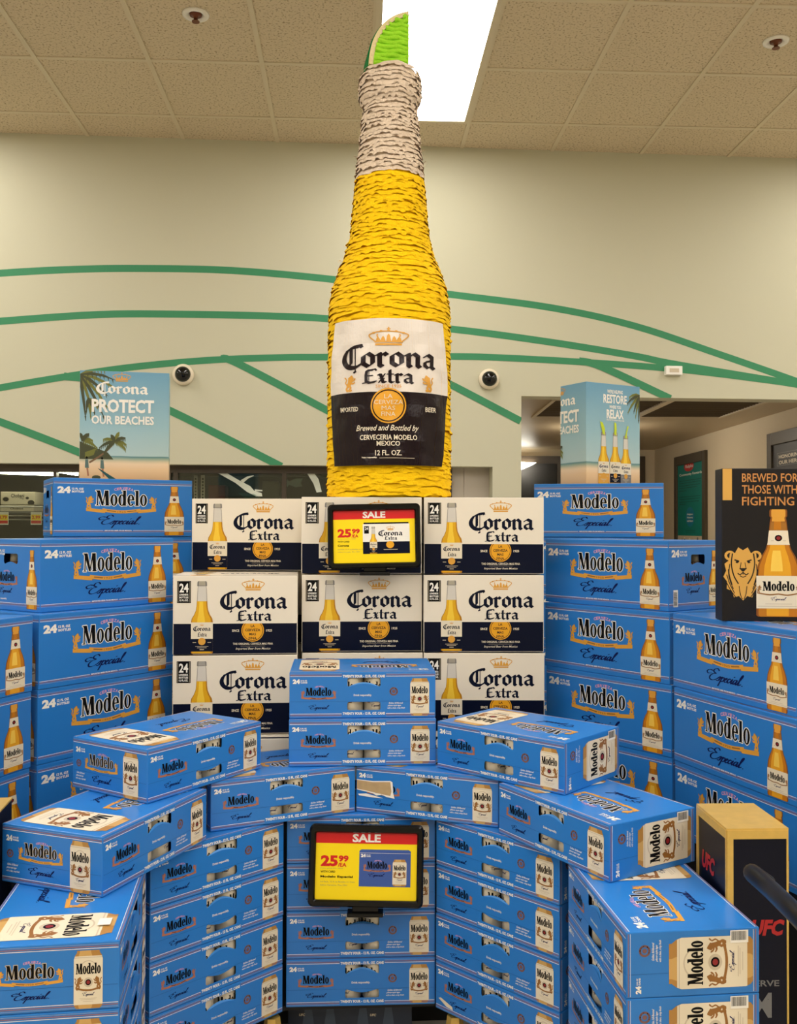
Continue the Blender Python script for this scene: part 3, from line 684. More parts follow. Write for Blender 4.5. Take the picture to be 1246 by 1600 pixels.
# shelves, cartons, price tags seen through the left door
sh = empty('cooler_shelf', WM @ Vector((cool(30, 800, .3)[0], .3, 0)), R(4.29), 'white wire cooler shelf under the snack cartons', 'shelf'); sx = cool(30, 800, .3)[0]
for py in (792, 806, 812): bm = bmesh.new(); z = cool(30, py, .3)[1]; tube(bm, [(-1.2, 0, z), (cool(84, 800, .3)[0] - sx + .02, 0, z)], .005); obj('shelf_wire', bm_mesh(bm, 'wire', 'steel'), sh)
z = cool(30, 800, .3)[1]; part_box('shelf_board', sh, (-1.2, cool(84, 800, .3)[0] - sx + .02, .01, .55, z - .006, z + .004), 'grey')
for k, (a, b, y0, y1) in enumerate(((1, 55, 768, 789), (0, 53, 789, 799.2))):
    x0, z1 = cool(a, y0, .33); x1, z0 = cool(b, y1, .33)
    o = empty('snack_carton', WM @ Vector((x0, .33, z0 + .001)), R(4.29), ('cream carton with dark round pictures, upper of two on the cooler shelf', 'flat cream carton under the other one on the cooler shelf')[k], 'carton', 'cartons on the cooler shelf')
    W_, H_ = x1 - x0, z1 - z0 - .002; part_box('carton', o, (0, W_, 0, .2, 0, H_), 'cream', .003)
    A = Art().text('Chobani', .3 * W_, .55 * H_ if k == 0 else .3 * H_, .38 * W_, .3 * H_, 'black', 1, .02)
    if k == 0:
        A.ell(.15 * W_, .42 * H_, .11 * W_, .2 * H_, 'cream_line', 1).ell(.15 * W_, .42 * H_, .085 * W_, .16 * H_, 'black', 2).ell(.77 * W_, .52 * H_, .05 * W_, .1 * H_, 'black', 1).ell(.88 * W_, .16 * H_, .1 * W_, .2 * H_, 'black', 1, 16).text('Flip', .56 * W_, .4 * H_, .12 * W_, .14 * H_, 'grey', 1, .03)
        A.clip(.002, .002, W_ - .002, H_ - .002)
    obj('carton_print', A.mesh('snack_print'), o, Matrix.Translation((0, -EPS, 0)))
for k, (a, b, t) in enumerate(((-4, 13, '8.79'), (48, 65, '2.99'))):
    x0, z1 = cool(a, 800, .28); x1, z0 = cool(b, 820, .28); o = empty('price_tag', WM @ Vector((x0, .28, z0)), R(4.29), ('price tag clipped to the cooler shelf at the left edge', 'price tag on the cooler shelf below the snack cartons')[k], 'price tag', 'cooler price tags')
    W_, H_ = x1 - x0, z1 - z0; cdp = part_box('card', o, (0, W_, 0, .003, 0, H_), 'white')
    obj('price_print', Art().rect(.003, .35 * H_, W_ - .003, .8 * H_, 'sign_yellow', 1).rect(.003, .1 * H_, W_ - .003, .33 * H_, 'sign_red', 1).text(t, .12 * W_, .45 * H_, .74 * W_, .27 * H_, 'sign_red', 2, .03).mesh('price'), cdp, Matrix.Translation((0, -EPS, 0)))
# perforated uprights and a red carton in the middle cooler
for k, (a, b) in enumerate(((303, 308.5), (314, 320))):
    x0, z1 = cool(a, 742, .35); x1, z0 = cool(b, 790, .35); o = empty('shelf_upright', WM @ Vector((x0, .35, .06)), R(4.29), ('left perforated white shelf upright in the middle cooler', 'right perforated white shelf upright in the middle cooler')[k], 'shelf upright', 'perforated uprights')
    part_box('strip', o, (0, x1 - x0, 0, .01, 0, z1 - .06), 'silver'); A = Art(); z = z1 - .06 - .02
    while z > z0 - .25: A.rect(.3 * (x1 - x0), z - .012, .7 * (x1 - x0), z, 'dark_void', 1); z -= .02
    obj('slot_row', A.mesh('slots'), o, Matrix.Translation((0, -EPS, 0)))
x0, z1 = cool(326, 758, .5); x1, z0 = cool(352, 790, .5); tag(part_box('red_carton', None, (x0, x1, .5, .7, z0 - .3, z1), mat('dull_red', (120, 34, 30), .5), .004, WM), 'dull red carton standing inside the middle cooler', 'carton')
x0, z1 = cool(410, 752, .5); x1, z0 = cool(436, 790, .5); tag(part_box('grey_carton', None, (x0, x1, .5, .7, z0 - .3, z1), mat('dull_grey', (86, 88, 80), .5), .004, WM), 'grey green carton inside the middle cooler', 'carton')
# fish stickers, and white cutouts that draw light reflections on the cooler glass
glass('film_green', (.5, .66, .58), .12)
mat('reflection_white', (226, 232, 220), .5)
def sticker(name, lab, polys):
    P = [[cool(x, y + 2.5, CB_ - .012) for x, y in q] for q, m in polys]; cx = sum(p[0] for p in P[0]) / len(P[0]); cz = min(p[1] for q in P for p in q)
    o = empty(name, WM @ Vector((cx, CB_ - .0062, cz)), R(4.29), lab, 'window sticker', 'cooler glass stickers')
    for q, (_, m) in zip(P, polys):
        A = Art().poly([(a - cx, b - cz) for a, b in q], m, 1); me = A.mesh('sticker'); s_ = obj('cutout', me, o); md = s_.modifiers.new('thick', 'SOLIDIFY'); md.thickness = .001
sticker('reflection_streak', 'long white slanted light reflection on the cooler glass left of the giant bottle', [([(341, 737), (355, 737), (372, 747), (391, 757), (397, 764), (409, 768), (410, 773), (400, 773), (386, 766), (368, 752)], 'reflection_white'), ([(376, 748), (386, 742), (396, 740), (397, 741), (388, 745), (380, 752)], 'reflection_white'), ([(398, 762), (410, 763), (410, 765), (399, 765)], 'reflection_white')])
sticker('fish_sticker', 'small green fish shaped sticker on the cooler glass', [([(447, 744), (452, 750), (462, 745), (474, 745), (470, 752), (473, 757), (462, 759), (452, 755), (447, 761), (449, 752)], 'film_green')])
sticker('reflection_streak', 'curved white light reflection on the cooler glass touching the giant bottle', [([(480, 737), (492, 738), (498, 746), (503, 766), (495, 767), (490, 753)], 'reflection_white')])
sticker('fish_sticker', 'green leaf shaped sticker below the long white reflection', [([(372, 767), (396, 769), (408, 775), (404, 779), (386, 778)], 'film_green')])
# ------------------------------------------------------------------ corridor behind the opening
HC = EYE + .832
G0, G1, GX = 6.26, 7.24, (1.0, 1.78, 2.44)
bm = bmesh.new(); box(bm, .3, GX[0], 6.24, 10.4, HC, HC + .05); box(bm, GX[2], 2.9, 6.24, 10.4, HC, HC + .05); box(bm, GX[0], GX[2], G1, 10.4, HC, HC + .05); box(bm, GX[0], GX[2], 6.24, G0, HC, HC + .05)
tag(obj('ceiling_corridor', bm_mesh(bm, 'ceiling_corridor', 'corridor_ceiling')), kind='structure')
tag(part_box('wall_corridor_right', None, (2.75, 2.85, 6.26, 10.4, 0, HC), 'corridor_paint'), kind='structure')
tag(part_box('wall_corridor_left', None, (.3, .4, 6.12, 10.4, 0, HC), 'corridor_paint'), kind='structure')
tag(part_box('wall_corridor_back', None, (.4, 2.75, 10.3, 10.4, 0, HC), 'corridor_paint'), kind='structure')
for a, b, lab in ((GX[0], GX[1], 'left dark slatted grille in the corridor ceiling'), (GX[1], GX[2], 'right dark slatted grille in the corridor ceiling')):
    o = empty('ceiling_grille', (a, G0, HC), 0, lab, 'grille', 'corridor ceiling grilles'); W_, D_ = b - a, G1 - G0
    part_box('backing', o, (0, W_, 0, D_, .06, .07), 'dark_void')
    for k in range(18): part_box('slat', o, (.02, W_ - .02, D_ * k / 18 + .01, D_ * k / 18 + .02, .0, .05), mat('grille_brown', (92, 76, 52), .6))
    bm = bmesh.new(); box(bm, 0, .025, 0, D_, -.008, .06); box(bm, W_ - .025, W_, 0, D_, -.008, .06); box(bm, .025, W_ - .025, 0, .02, -.004, .06); box(bm, .025, W_ - .025, D_ - .02, D_, -.004, .06); obj('grille_frame', bm_mesh(bm, 'grille_frame', 'corridor_paint'), o)
dr = empty('door_1', (1.75, 10.3, 0), 0); dr['kind'] = 'structure'
for d in ((-.95, -.86, -.03, 0, 0, EYE + .76), (.8, .89, -.03, 0, 0, EYE + .76), (-.86, .8, -.03, 0, EYE + .68, EYE + .76), (-.05, .0, -.03, 0, 0, EYE + .68)): part_box('door_frame', dr, d, 'trim_bronze')
part_box('door_glass', dr, (-.86, -.05, -.012, -.004, 0, EYE + .68), 'plastic_black'); part_box('door_glass', dr, (0, .8, -.012, -.004, 0, EYE + .68), 'plastic_black')
p0, p1 = at(806, 722, 10.2), at(838, 735, 10.2)
bm = bmesh.new(); vs = [bm.verts.new(at(px, py, 10.22) + Vector((0, dy, 0))) for dy in (0, .02) for px, py in ((806, 722), (838, 723), (829, 728), (812, 735))]
for f in ((3, 2, 1, 0), (4, 5, 6, 7), (0, 1, 5, 4), (1, 2, 6, 5), (2, 3, 7, 6), (3, 0, 4, 7)): bm.faces.new([vs[i] for i in f])
tag(obj('door_light_patch', bm_mesh(bm, 'door_light_patch', 'tube_light')), 'white glowing patch standing for light in the dark glass at the corridor end', 'light patch')  # glowing patch stands for the fluorescent light showing in the dark door glass
o = empty('corridor_fill_lamp', (1.63, 7.9, HC - .12), 0, 'small added lamp hidden behind the beer poster box to brighten the corridor ceiling', 'lamp')  # added lamp, kept out of sight, makes the glow on the corridor ceiling
bm = bmesh.new(); lathe(bm, [(0, .03), (.01, .06), (.05, .07), (.07, .05), (.085, .015), (.12, .015)], 20); obj('lamp_body', bm_mesh(bm, 'lamp_body', 'corridor_fill_lamp'), o)
# framed posters on the corridor's right wall
PM = lambda y, z: Matrix.Translation((2.75 - .022, y, z)) @ Matrix.Rotation(R(-90), 4, 'Z')
def poster_on_wall(name, lab, y_far, y_near, z0, z1, face, art):
    o = empty(name, (2.75, y_far, z0), 0, lab, 'poster', 'corridor posters'); W_, H_ = y_far - y_near, z1 - z0
    L_ = Matrix.Translation((0, 0, 0)) @ Matrix.Rotation(R(-90), 4, 'Z')
    bd = part_box('board', o, (0, W_, -.014, 0, 0, H_), face, 0, L_)
    for d in ((-.03, .05, -.03, 0, -.03, H_ + .05), (W_ - .05, W_ + .03, -.03, 0, -.03, H_ + .05), (.05, W_ - .05, -.03, 0, H_ - .04, H_ + .05), (.05, W_ - .05, -.03, 0, -.03, .05)): part_box('frame_bar', o, d, mat('frame_brown', (74, 64, 48), .5), .004, L_)
    obj('poster_print', art(W_, H_).mesh('poster_print'), bd, Matrix.Translation((0, -.0145, 0)))
mat('teal', (0, 122, 112), .5); mat('teal_dark', (0, 74, 76), .5); mat('badge_blue', (20, 120, 150), .5); mat('poster_black', (34, 30, 32), .5)
def teal_art(W_, H_):
    A = Art().ell(.46 * W_, .925 * H_, .17 * W_, .055 * H_, 'red', 1); A.text('Ralphs', .34 * W_, .9 * H_, .26 * W_, .045 * H_, 'white', 2, .02, .1); A.text('Community Rewards', .12 * W_, .82 * H_, .78 * W_, .036 * H_, 'white', 1, .02)
    for k, y in enumerate((.77, .745, .715, .69, .66, .59, .565, .535, .51)): A.rect(.12 * W_, y * H_, (.88, .86, .84, .74, .38, .86, .84, .8, .36)[k] * W_, (y + .007) * H_, 'teal_dark', 1)
    A.ell(.5 * W_, .37 * H_, .15 * W_, .11 * H_, 'badge_blue', 1)
    for k, t in enumerate(('Helping', 'Hungry', 'neighbors')): A.text(t, .4 * W_, (.385 - .035 * k) * H_, .2 * W_, .024 * H_, 'white', 2, .03)
    A.rect(.35 * W_, .22 * H_, .68 * W_, .226 * H_, 'teal_dark', 1); A.rect(.35 * W_, .2 * H_, .68 * W_, .206 * H_, 'teal_dark', 1)
    A.rect(.06 * W_, .05 * H_, .94 * W_, .165 * H_, 'cream_line', 1)
    for k in range(9): x = .1 + .09 * k; A.rect(x * W_, .05 * H_, (x + .05) * W_, (.09 + .05 * ((k * 37) % 5) / 5) * H_, 'black' if k % 3 else 'grey', 2); A.ell((x + .025) * W_, (.1 + .05 * ((k * 37) % 5) / 5) * H_, .025 * W_, .012 * H_, 'grey' if k % 2 else 'cream', 3, 10)
    return A
poster_on_wall('framed_poster', 'teal community poster in a brown frame on the corridor wall', 9.45, 8.56, EYE - .22, EYE + .64, 'teal', teal_art)
def black_art(W_, H_):
    A = Art(); x0, x1 = .17 * W_, .83 * W_
    for d in ((x0, .77, x1, .774), (x0, .876, x1, .88)): A.rect(d[0], d[1] * H_, d[2], d[3] * H_, 'grey', 1)
    A.rect(x0, .77 * H_, x0 + .008, .88 * H_, 'grey', 1); A.rect(x1 - .008, .77 * H_, x1, .88 * H_, 'grey', 1)
    A.text('HONORING', x0 + .03, .83 * H_, .5 * W_, .032 * H_, 'cream', 1, .03); A.text('OUR HEROES', x0 + .03, .782 * H_, .58 * W_, .032 * H_, 'cream', 1, .03)
    A.text('Their', .1 * W_, .69 * H_, .16 * W_, .045 * H_, 'cream', 1, .0); A.text('Courage', .3 * W_, .685 * H_, .36 * W_, .052 * H_, 'gold', 1, .03)
    A.text('Our', .07 * W_, .62 * H_, .13 * W_, .042 * H_, 'cream', 1, .0); A.text('Commitment', .22 * W_, .62 * H_, .5 * W_, .045 * H_, 'gold', 1, .03)
    return A
poster_on_wall('framed_poster', 'black poster with gold lettering in a brown frame at the right edge', 7.06, 6.3, EYE - .22, EYE + .64, 'poster_black', black_art)
# ------------------------------------------------------------------ display bases
def prism(name, pts, z0, z1, m):
    bm = bmesh.new(); lo = [bm.verts.new((x, y, z0)) for x, y in pts]; hi = [bm.verts.new((x, y, z1)) for x, y in pts]
    bm.faces.new(lo[::-1]); bm.faces.new(hi)
    for i in range(len(pts)): bm.faces.new((lo[i], lo[(i + 1) % len(pts)], hi[(i + 1) % len(pts)], hi[i]))
    bmesh.ops.recalc_face_normals(bm, faces=bm.faces); return bm_mesh(bm, name, m)
ZC = EYE - 1.2756; ZB = EYE - .6614 - .20776; ZK = EYE - .6373 - .24453
deck = empty('display_base', (-.1, 2.7, 0), 0, 'low dark display base with navy skirt and gold posts under the can cases', 'display base')
poly = [(-.76, 1.84), (-.53, 1.84), (-.575, 2.28), (-.30, 2.575), (.10, 2.60), (.385, 2.32), (.425, 1.9), (.68, 1.92), (.66, 2.3), (.45, 2.6), (.25, 2.84), (-.40, 2.84), (-.76, 2.5)]
obj('deck', prism('deck', [(x + .1, y - 2.7) for x, y in poly], ZC - .012, ZC - .0004, 'ply_dark'), deck)
mat('skirt_navy', (30, 44, 66), .4); mat('beam', (62, 78, 100), .4); mat('gold_foil', (222, 184, 96), .32, metal=.35, noise=.15, nscale=40)
part_box('skirt', deck, (-.2, .14, -.04, -.02, 0, ZC - .012), 'skirt_navy')
A = Art()
for x in (.05, .11, .2, .27): A.poly([(x, .2), (x + .012, .2), (x + .04, 0), (x - .03, 0)], 'beam', 1)
A.text('UFC', .03, .155, .016, .007, 'cream', 3, .04, .2); A.text('UFC', .225, .155, .016, .007, 'cream', 3, .04, .2)
obj('skirt_print', A.mesh('skirt_print'), deck, Matrix.Translation((-.2, -.0404, 0)))
for x, y in ((-.228, -.155), (.252, -.145)):
    bm = bmesh.new(); lathe(bm, [(0, .06), (.1, .045), (ZC - .03, .022), (ZC - .0125, .02)], 6, M=Matrix.Translation((x, y, 0)))
    for f in bm.faces: f.smooth = False
    obj('gold_post', bm_mesh(bm, 'gold_post', 'gold_foil'), deck)
def plinth(lab, pts, z1): tag(obj('plinth', prism('plinth', pts, 0, z1 - .0004, 'ply_dark')), lab, 'plinth', 'plinths')
plinth('dark plinth under the left stacks of blue bottle cases', [(-1.50, 2.16), (-1.16, 2.16), (-.93, 2.76), (-.73, 3.06), (-.73, 3.82), (-1.33, 3.75)], ZB)
plinth('dark plinth under the right stacks of blue bottle cases', [(1.22, 2.2), (.96, 2.3), (.80, 2.74), (.50, 3.15), (.53, 4.03), (1.1, 3.95)], ZB)
plinth('dark plinth under the white and navy bottle cases', [(-.70, 2.90), (.46, 2.96), (.46, 3.33), (-.30, 3.5), (-.70, 3.5)], ZK)

# ------------------------------------------------------------------ blue can cases
CK = [can_kind(i) for i in range(3)]
CZ = lambda l: -1.27563 + .125962 * l
G1_ = 'blue can cases stacked in front'
CASES = [  # x, y, level, yaw, variant, label, short phrase for the cans inside
 (-.097, 2.577, 0, 3.0, 2, 'blue can case at the bottom of the middle column below the sale sign', 'the bottom case of the middle column'),
 (-.097, 2.580, 1, 3.1, 1, 'blue can case of the middle column directly under the sale sign', 'the case just under the lower sale sign'),
 (-.097, 2.580, 2, 3.0, 1, 'blue can case of the middle column hidden behind the sale sign screen', 'the case right behind the lower sale sign'),
 (-.097, 2.580, 3, 3.0, 0, 'blue can case behind the top edge of the lower sale sign', 'the case above the lower sale sign'),
 (-.441, 2.403, 0, 45.4, 1, 'lowest blue can case of the angled column left of the middle', 'the lowest case of the left angled column'),
 (-.441, 2.404, 1, 45.5, 2, 'second lowest blue can case of the angled column left of the middle', 'the second lowest case of the left angled column'),
 (-.440, 2.404, 2, 45.3, 2, 'third blue can case from below in the angled column left of the middle', 'the third case of the left angled column'),
 (-.440, 2.404, 3, 45.4, 1, 'topmost blue can case of the left angled column, under the crosswise cases', 'the topmost case of the left angled column'),
 (.2435, 2.430, 0, -44.6, 2, 'lowest blue can case of the right angled column with a torn white patch', 'the lowest case of the right angled column'),
 (.2435, 2.430, 1, -44.6, 2, 'second lowest blue can case of the angled column right of the middle', 'the second lowest case of the right angled column'),
 (.2435, 2.430, 2, -45.0, 1, 'third blue can case from below in the angled column right of the middle', 'the third case of the right angled column'),
 (.2435, 2.430, 3, -44.8, 0, 'topmost blue can case of the right angled column, under the crosswise cases', 'the topmost case of the right angled column'),
 (-.545, 2.000, 0, 97.8, 1, 'lowest blue can case of the corner stack at the bottom left', 'the lowest case of the bottom left stack'),
 (-.545, 2.000, 1, 97.8, 1, 'second lowest blue can case of the corner stack at the bottom left', 'the second lowest case of the bottom left stack'),
 (-.545, 2.000, 2, 97.8, 0, 'blue can case under the top one of the bottom left stack', 'the case under the top of the bottom left stack'),
 (-.545, 2.000, 3, 97.8, 0, 'top blue can case of the bottom left stack with a torn paper flap', 'the top case of the bottom left stack'),
 (.416, 2.040, 0, -84.1, 1, 'lowest blue can case of the corner stack at the bottom right', 'the lowest case of the bottom right stack'),
 (.416, 2.040, 1, -84.1, 1, 'second lowest blue can case of the corner stack at the bottom right', 'the second lowest case of the bottom right stack'),
 (.416, 2.040, 2, -84.1, 0, 'blue can case under the top one of the bottom right stack', 'the case under the top of the bottom right stack'),
 (.416, 2.040, 3, -84.1, 0, 'top blue can case of the bottom right stack with a large sideways can print', 'the top case of the bottom right stack'),
 (-.294, 2.522, 4, 26.0, 0, 'blue can case laid crosswise above the left angled column', 'the crosswise case left of the middle'),
 (.073, 2.545, 4, -20.6, 0, 'blue can case with a torn beige strip on its face', 'the case with the torn beige strip'),
 (-.542, 2.190, 4, 69.1, 0, 'turned blue can case in the lower left with its end facing forward', 'the turned lower left case'),
 (.358, 2.266, 4, -59.0, 0, 'turned blue can case in the lower right next to the gold box', 'the turned lower right case'),
 (-.474, 2.408, 5, 57.0, 1, 'topmost turned blue can case on the left in front of the white cases', 'the topmost turned case on the left'),
 (.254, 2.454, 5, -41.8, 0, 'topmost turned blue can case on the right in front of the white cases', 'the topmost turned case on the right'),
 (-.095, 2.602, 5, 3.4, 0, 'second blue can case from the top of the middle pile', 'the second case from the top of the middle pile'),
 (-.096, 2.618, 6, 3.4, 0, 'topmost blue can case of the middle pile, square to the viewer', 'the topmost case of the middle pile')]
# one can: shell, lid, lettering bent round it
def can_meshes():
    bm = bmesh.new(); lathe(bm, [(0, .024), (.004, .0285), (.011, .0328), (.105, .0328), (.113, .0285), (.1175, .0265)], 24); a = bm_mesh(bm, 'can_shell', mat('can_cream', (226, 214, 190), .3, metal=.15))
    bm = bmesh.new(); lathe(bm, [(.1165, .0268), (.1195, .0272), (.1205, .0262), (.1185, .0245)], 24); b = bm_mesh(bm, 'can_lid', 'silver')
    A = Art().fit(wordmark('black', .012), -.03, .068, .06, .027); A.fit(script('ink'), -.013, .024, .026, .011); A.ell(0, .05, .006, .006, 'crest_red', 2, 10); A.sub(lion('gold_dark', 1), -.028, .038, .02, .024); A.sub(lion('gold_dark', 1), .028, .038, -.02, .024)
    wp = lambda u, v, l: ((.0330 + l) * math.sin(u / .033), -(.0330 + l) * math.cos(u / .033), v)
    return a, b, A.mesh('can_lettering', wp)
CAN = can_meshes()
roots = {}
for x, y, l, yaw, v, lab, ph in CASES:
    r = spawn(CK[v], 'can_case', lab, 'beer case', x, y, CZ(l), yaw, G1_); roots[ph] = r
    M = Matrix.Translation((x, y, EYE + CZ(l))) @ Matrix.Rotation(R(yaw), 4, 'Z')
    for s, w_ in ((-1, 'left'), (1, 'right')):
        p = M @ Vector((s * .0334 + .003, .0385, .0030))
        o = empty('beer_can', p, R(yaw) + random.uniform(-1.1, 1.1), '%s can behind handle slots of %s' % (w_, ph), 'can', 'cans showing through the case handles')
        for nm, me in zip(('shell', 'lid', 'lettering'), CAN): obj(nm, me, o)
# torn patches
W, H, D = CK[0].dim
A = Art().poly([(.003, .06), (.003, .088), (.05, .087), (.10, .092), (.106, .089), (.108, .062), (.112, .046), (.09, .048), (.075, .053), (.06, .049), (.05, .054), (.03, .057)], 'white', 10)
A.poly([(.003, .0625), (.003, .086), (.05, .0845), (.10, .089), (.103, .064), (.1, .052), (.06, .056), (.03, .06)], 'kraft', 11); A.poly([(.006, .049), (.03, .052), (.08, .044), (.05, .043), (.01, .045)], 'white', 10)
obj('torn_patch', A.mesh('torn_patch'), roots['the case with the torn beige strip'], M_front(W, H, D))['label'] = 'torn strip baring beige board'
A = Art().poly([(.012, .030), (.02, .034), (.06, .022), (.062, .014), (.04, .016)], 'cream', 10)
obj('torn_patch', A.mesh('torn_patch'), roots['the lowest case of the right angled column'], M_front(W, H, D))['label'] = 'torn white patch'
bm = bmesh.new(); box(bm, -W / 2 + .066, -W / 2 + .098, .028, .052, H + .004, H + .0046, M=None); box(bm, -W / 2 + .0974, -W / 2 + .098, .028, .052, H + .0006, H + .0046)
obj('torn_flap', bm_mesh(bm, 'torn_flap', 'white'), roots['the top case of the bottom left stack'])['label'] = 'torn white paper flap'

# ------------------------------------------------------------------ blue bottle cases
BK = bottle_kind(); BZ = lambda l: -.6614 + .20776 * l
ords = {2: 'top', 1: 'second', 0: 'third', -1: 'fourth'}
def bcase(x, y, l, yaw, lab, grp='blue bottle cases at the sides'): return spawn(BK, 'bottle_case', lab, 'beer case', x, y, BZ(l), yaw, grp)
for l, x, y, yw in ((2, -.871, 2.915, 55.1), (1, -.855, 2.862, 55.7), (0, -.857, 2.862, 55.6), (-1, -.857, 2.862, 55.6)):
    bcase(x, y, l, yw, '%s blue bottle case from above in the angled stack left of the white cases' % ords[l])
for l, x, y, yw in ((1, -1.088, 2.412, 70), (0, -1.090, 2.410, 70), (-1, -1.092, 2.408, 70)):
    bcase(x, y, l, yw, '%s blue bottle case from above in the stack cut by the left edge' % ('top', 'second', 'third')[1 - l])
bcase(-.986, 3.458, 3, 27.4, 'topmost blue bottle case on the left carrying the beach poster')
for l in (2, 1, 0, -1): bcase(-.986, 3.462, l, 27.4, '%s blue bottle case from above in the rear left stack under the poster case' % ords[l])
for l, x, y, yw in ((2, .638, 2.994, -52.5), (1, .633, 2.968, -52.3), (0, .636, 2.960, -52.3), (-1, .638, 2.960, -52.3)):
    bcase(x, y, l, yw, '%s blue bottle case from above in the angled stack right of the white cases' % ords[l])
for l, x, y, yw in ((1, .870, 2.528, -70.6), (0, .866, 2.512, -71.2), (-1, .868, 2.512, -71.2)):
    bcase(x, y, l, yw, '%s blue bottle case from above in the stack under the black lion display' % ('top', 'second', 'third')[1 - l])
bcase(.770, 3.707, 3, -14.0, 'topmost blue bottle case on the right carrying the poster box')
for l in (2, 1, 0, -1): bcase(.770, 3.712, l, -14.0, '%s blue bottle case from above in the rear right stack under the poster box' % ords[l])
# bottles glimpsed through the end handles
def glass_bottle(p, lab):
    o = empty('beer_bottle', p, 0, lab, 'bottle', 'bottles inside the side cases')
    bm = bmesh.new(); lathe(bm, [(0, .028), (.004, .03), (.085, .03), (.105, .026), (.135, .016), (.172, .0125), (.185, .0125)], 18); obj('body', bm_mesh(bm, 'bottle_body', mat('brown_glass', (120, 70, 20), .15)), o)
    bm = bmesh.new(); lathe(bm, [(.1848, .0145), (.190, .0145), (.192, .012)], 18); obj('cap', bm_mesh(bm, 'cap', 'silver'), o)
    bm = bmesh.new(); lathe(bm, [(.138, .0163), (.162, .0145)], 18); obj('neck_label', bm_mesh(bm, 'neck_label', 'cream'), o)
for (x, y, yw, sd, ph) in ((-.871, 2.915, 55.1, -1, 'left'), (.638, 2.994, -52.5, 1, 'right')):
    M = Matrix.Translation((x, y, EYE + BZ(2))) @ Matrix.Rotation(R(yw), 4, 'Z')
    for k, dy in enumerate((.11, .172)):
        glass_bottle(M @ Vector((sd * (.2452 - .036), dy, .0035)), '%s brown bottle behind the handle hole of the %s case end' % (('nearer', 'farther')[k], ph))

# ------------------------------------------------------------------ white and navy bottle cases
WK = white_kind(); KZ = lambda l: -.6373 + .24453 * l
rows = {2: 'top', 1: 'middle', 0: 'lower', -1: 'hidden bottom'}
def wcase(x, y, l, yaw, lab): return spawn(WK, 'white_bottle_case', lab, 'beer case', x, y, KZ(l), yaw, 'white and navy bottle cases in the centre')
for l, x, y, yw in ((2, -.509, 3.235, -3), (1, -.500, 2.955, 5.5), (0, -.500, 2.955, 5.0), (-1, -.498, 2.90, 4)):
    wcase(x, y, l, yw, '%s white and navy bottle case of the left column' % rows[l])
for l in (1, 0, -1): wcase(-.509, 3.250, l, 0, '%s white and navy bottle case standing behind the left column' % rows[l])
for l, x, y, yw in ((2, -.116, 3.03, 2), (1, -.114, 3.03, 4), (0, -.112, 3.02, 2), (-1, -.112, 3.00, 2)):
    wcase(x, y, l, yw, '%s white and navy bottle case of the middle column%s' % (rows[l], ' behind the sale sign' if l == 2 else ''))
for l, x, y, yw in ((2, .270, 3.036, 0), (1, .269, 3.024, 1), (0, .270, 3.02, 0), (-1, .270, 3.02, 0)):
    wcase(x, y, l, yw, '%s white and navy bottle case of the right column' % rows[l])

# ------------------------------------------------------------------ giant paper bottle
YC = 3.235; base = EYE + KZ(2) + .2412 + .001
PB = empty('bottle_pinata', (at(608, 770, YC).x, YC, base), 0, 'giant yellow and white paper fringe beer bottle on the white cases', 'pinata')
PR = [(775, 96.5), (700, 97), (600, 96), (520, 96), (490, 95.5), (470, 93), (455, 89.5), (440, 85), (425, 79.5), (410, 73), (390, 67), (370, 62.5), (330, 58.5), (300, 56.5), (265, 53), (240, 50), (200, 46), (172, 42.5), (166, 45), (160, 49), (150, 50), (135, 50), (124, 48), (117, 44)]
prof = []
for py, hw in PR:
    z = at(608, py, YC).z - base; prof.append((max(z, 0.0), hw / FPX * YC * 1.0 * math.cos(math.atan(hw / FPX))))
prof[0] = (0.0, prof[0][1])
def rad(z):
    for (a, ra), (b, rb) in zip(prof, prof[1:]):
        if a <= z <= b: return ra + (rb - ra) * (z - a) / (b - a)
    return prof[-1][1]
ztop = prof[-1][0]; zw = at(608, 262, YC - .11).z - base
for nm, c, nz in (('paper_yellow', (250, 198, 4), .10), ('paper_cream', (218, 198, 176), .05), ('paper_lime', (158, 222, 48), .10), ('paper_pith', (226, 208, 160), .05), ('paper_green', (20, 120, 60), .15)): mat(nm, c, .8, spec=.2, noise=nz, nscale=22, bump=.45, bscale=110)
cp = sorted(prof + [(zw, rad(zw))]); bm = bmesh.new(); lathe(bm, [(z, r - .008) for z, r in cp], 48, mis=[0 if z < zw else 1 for z, r in cp[:-1]]); obj('core', bm_mesh(bm, 'core', ['paper_yellow', 'paper_cream']), PB)
rng = random.Random(11)
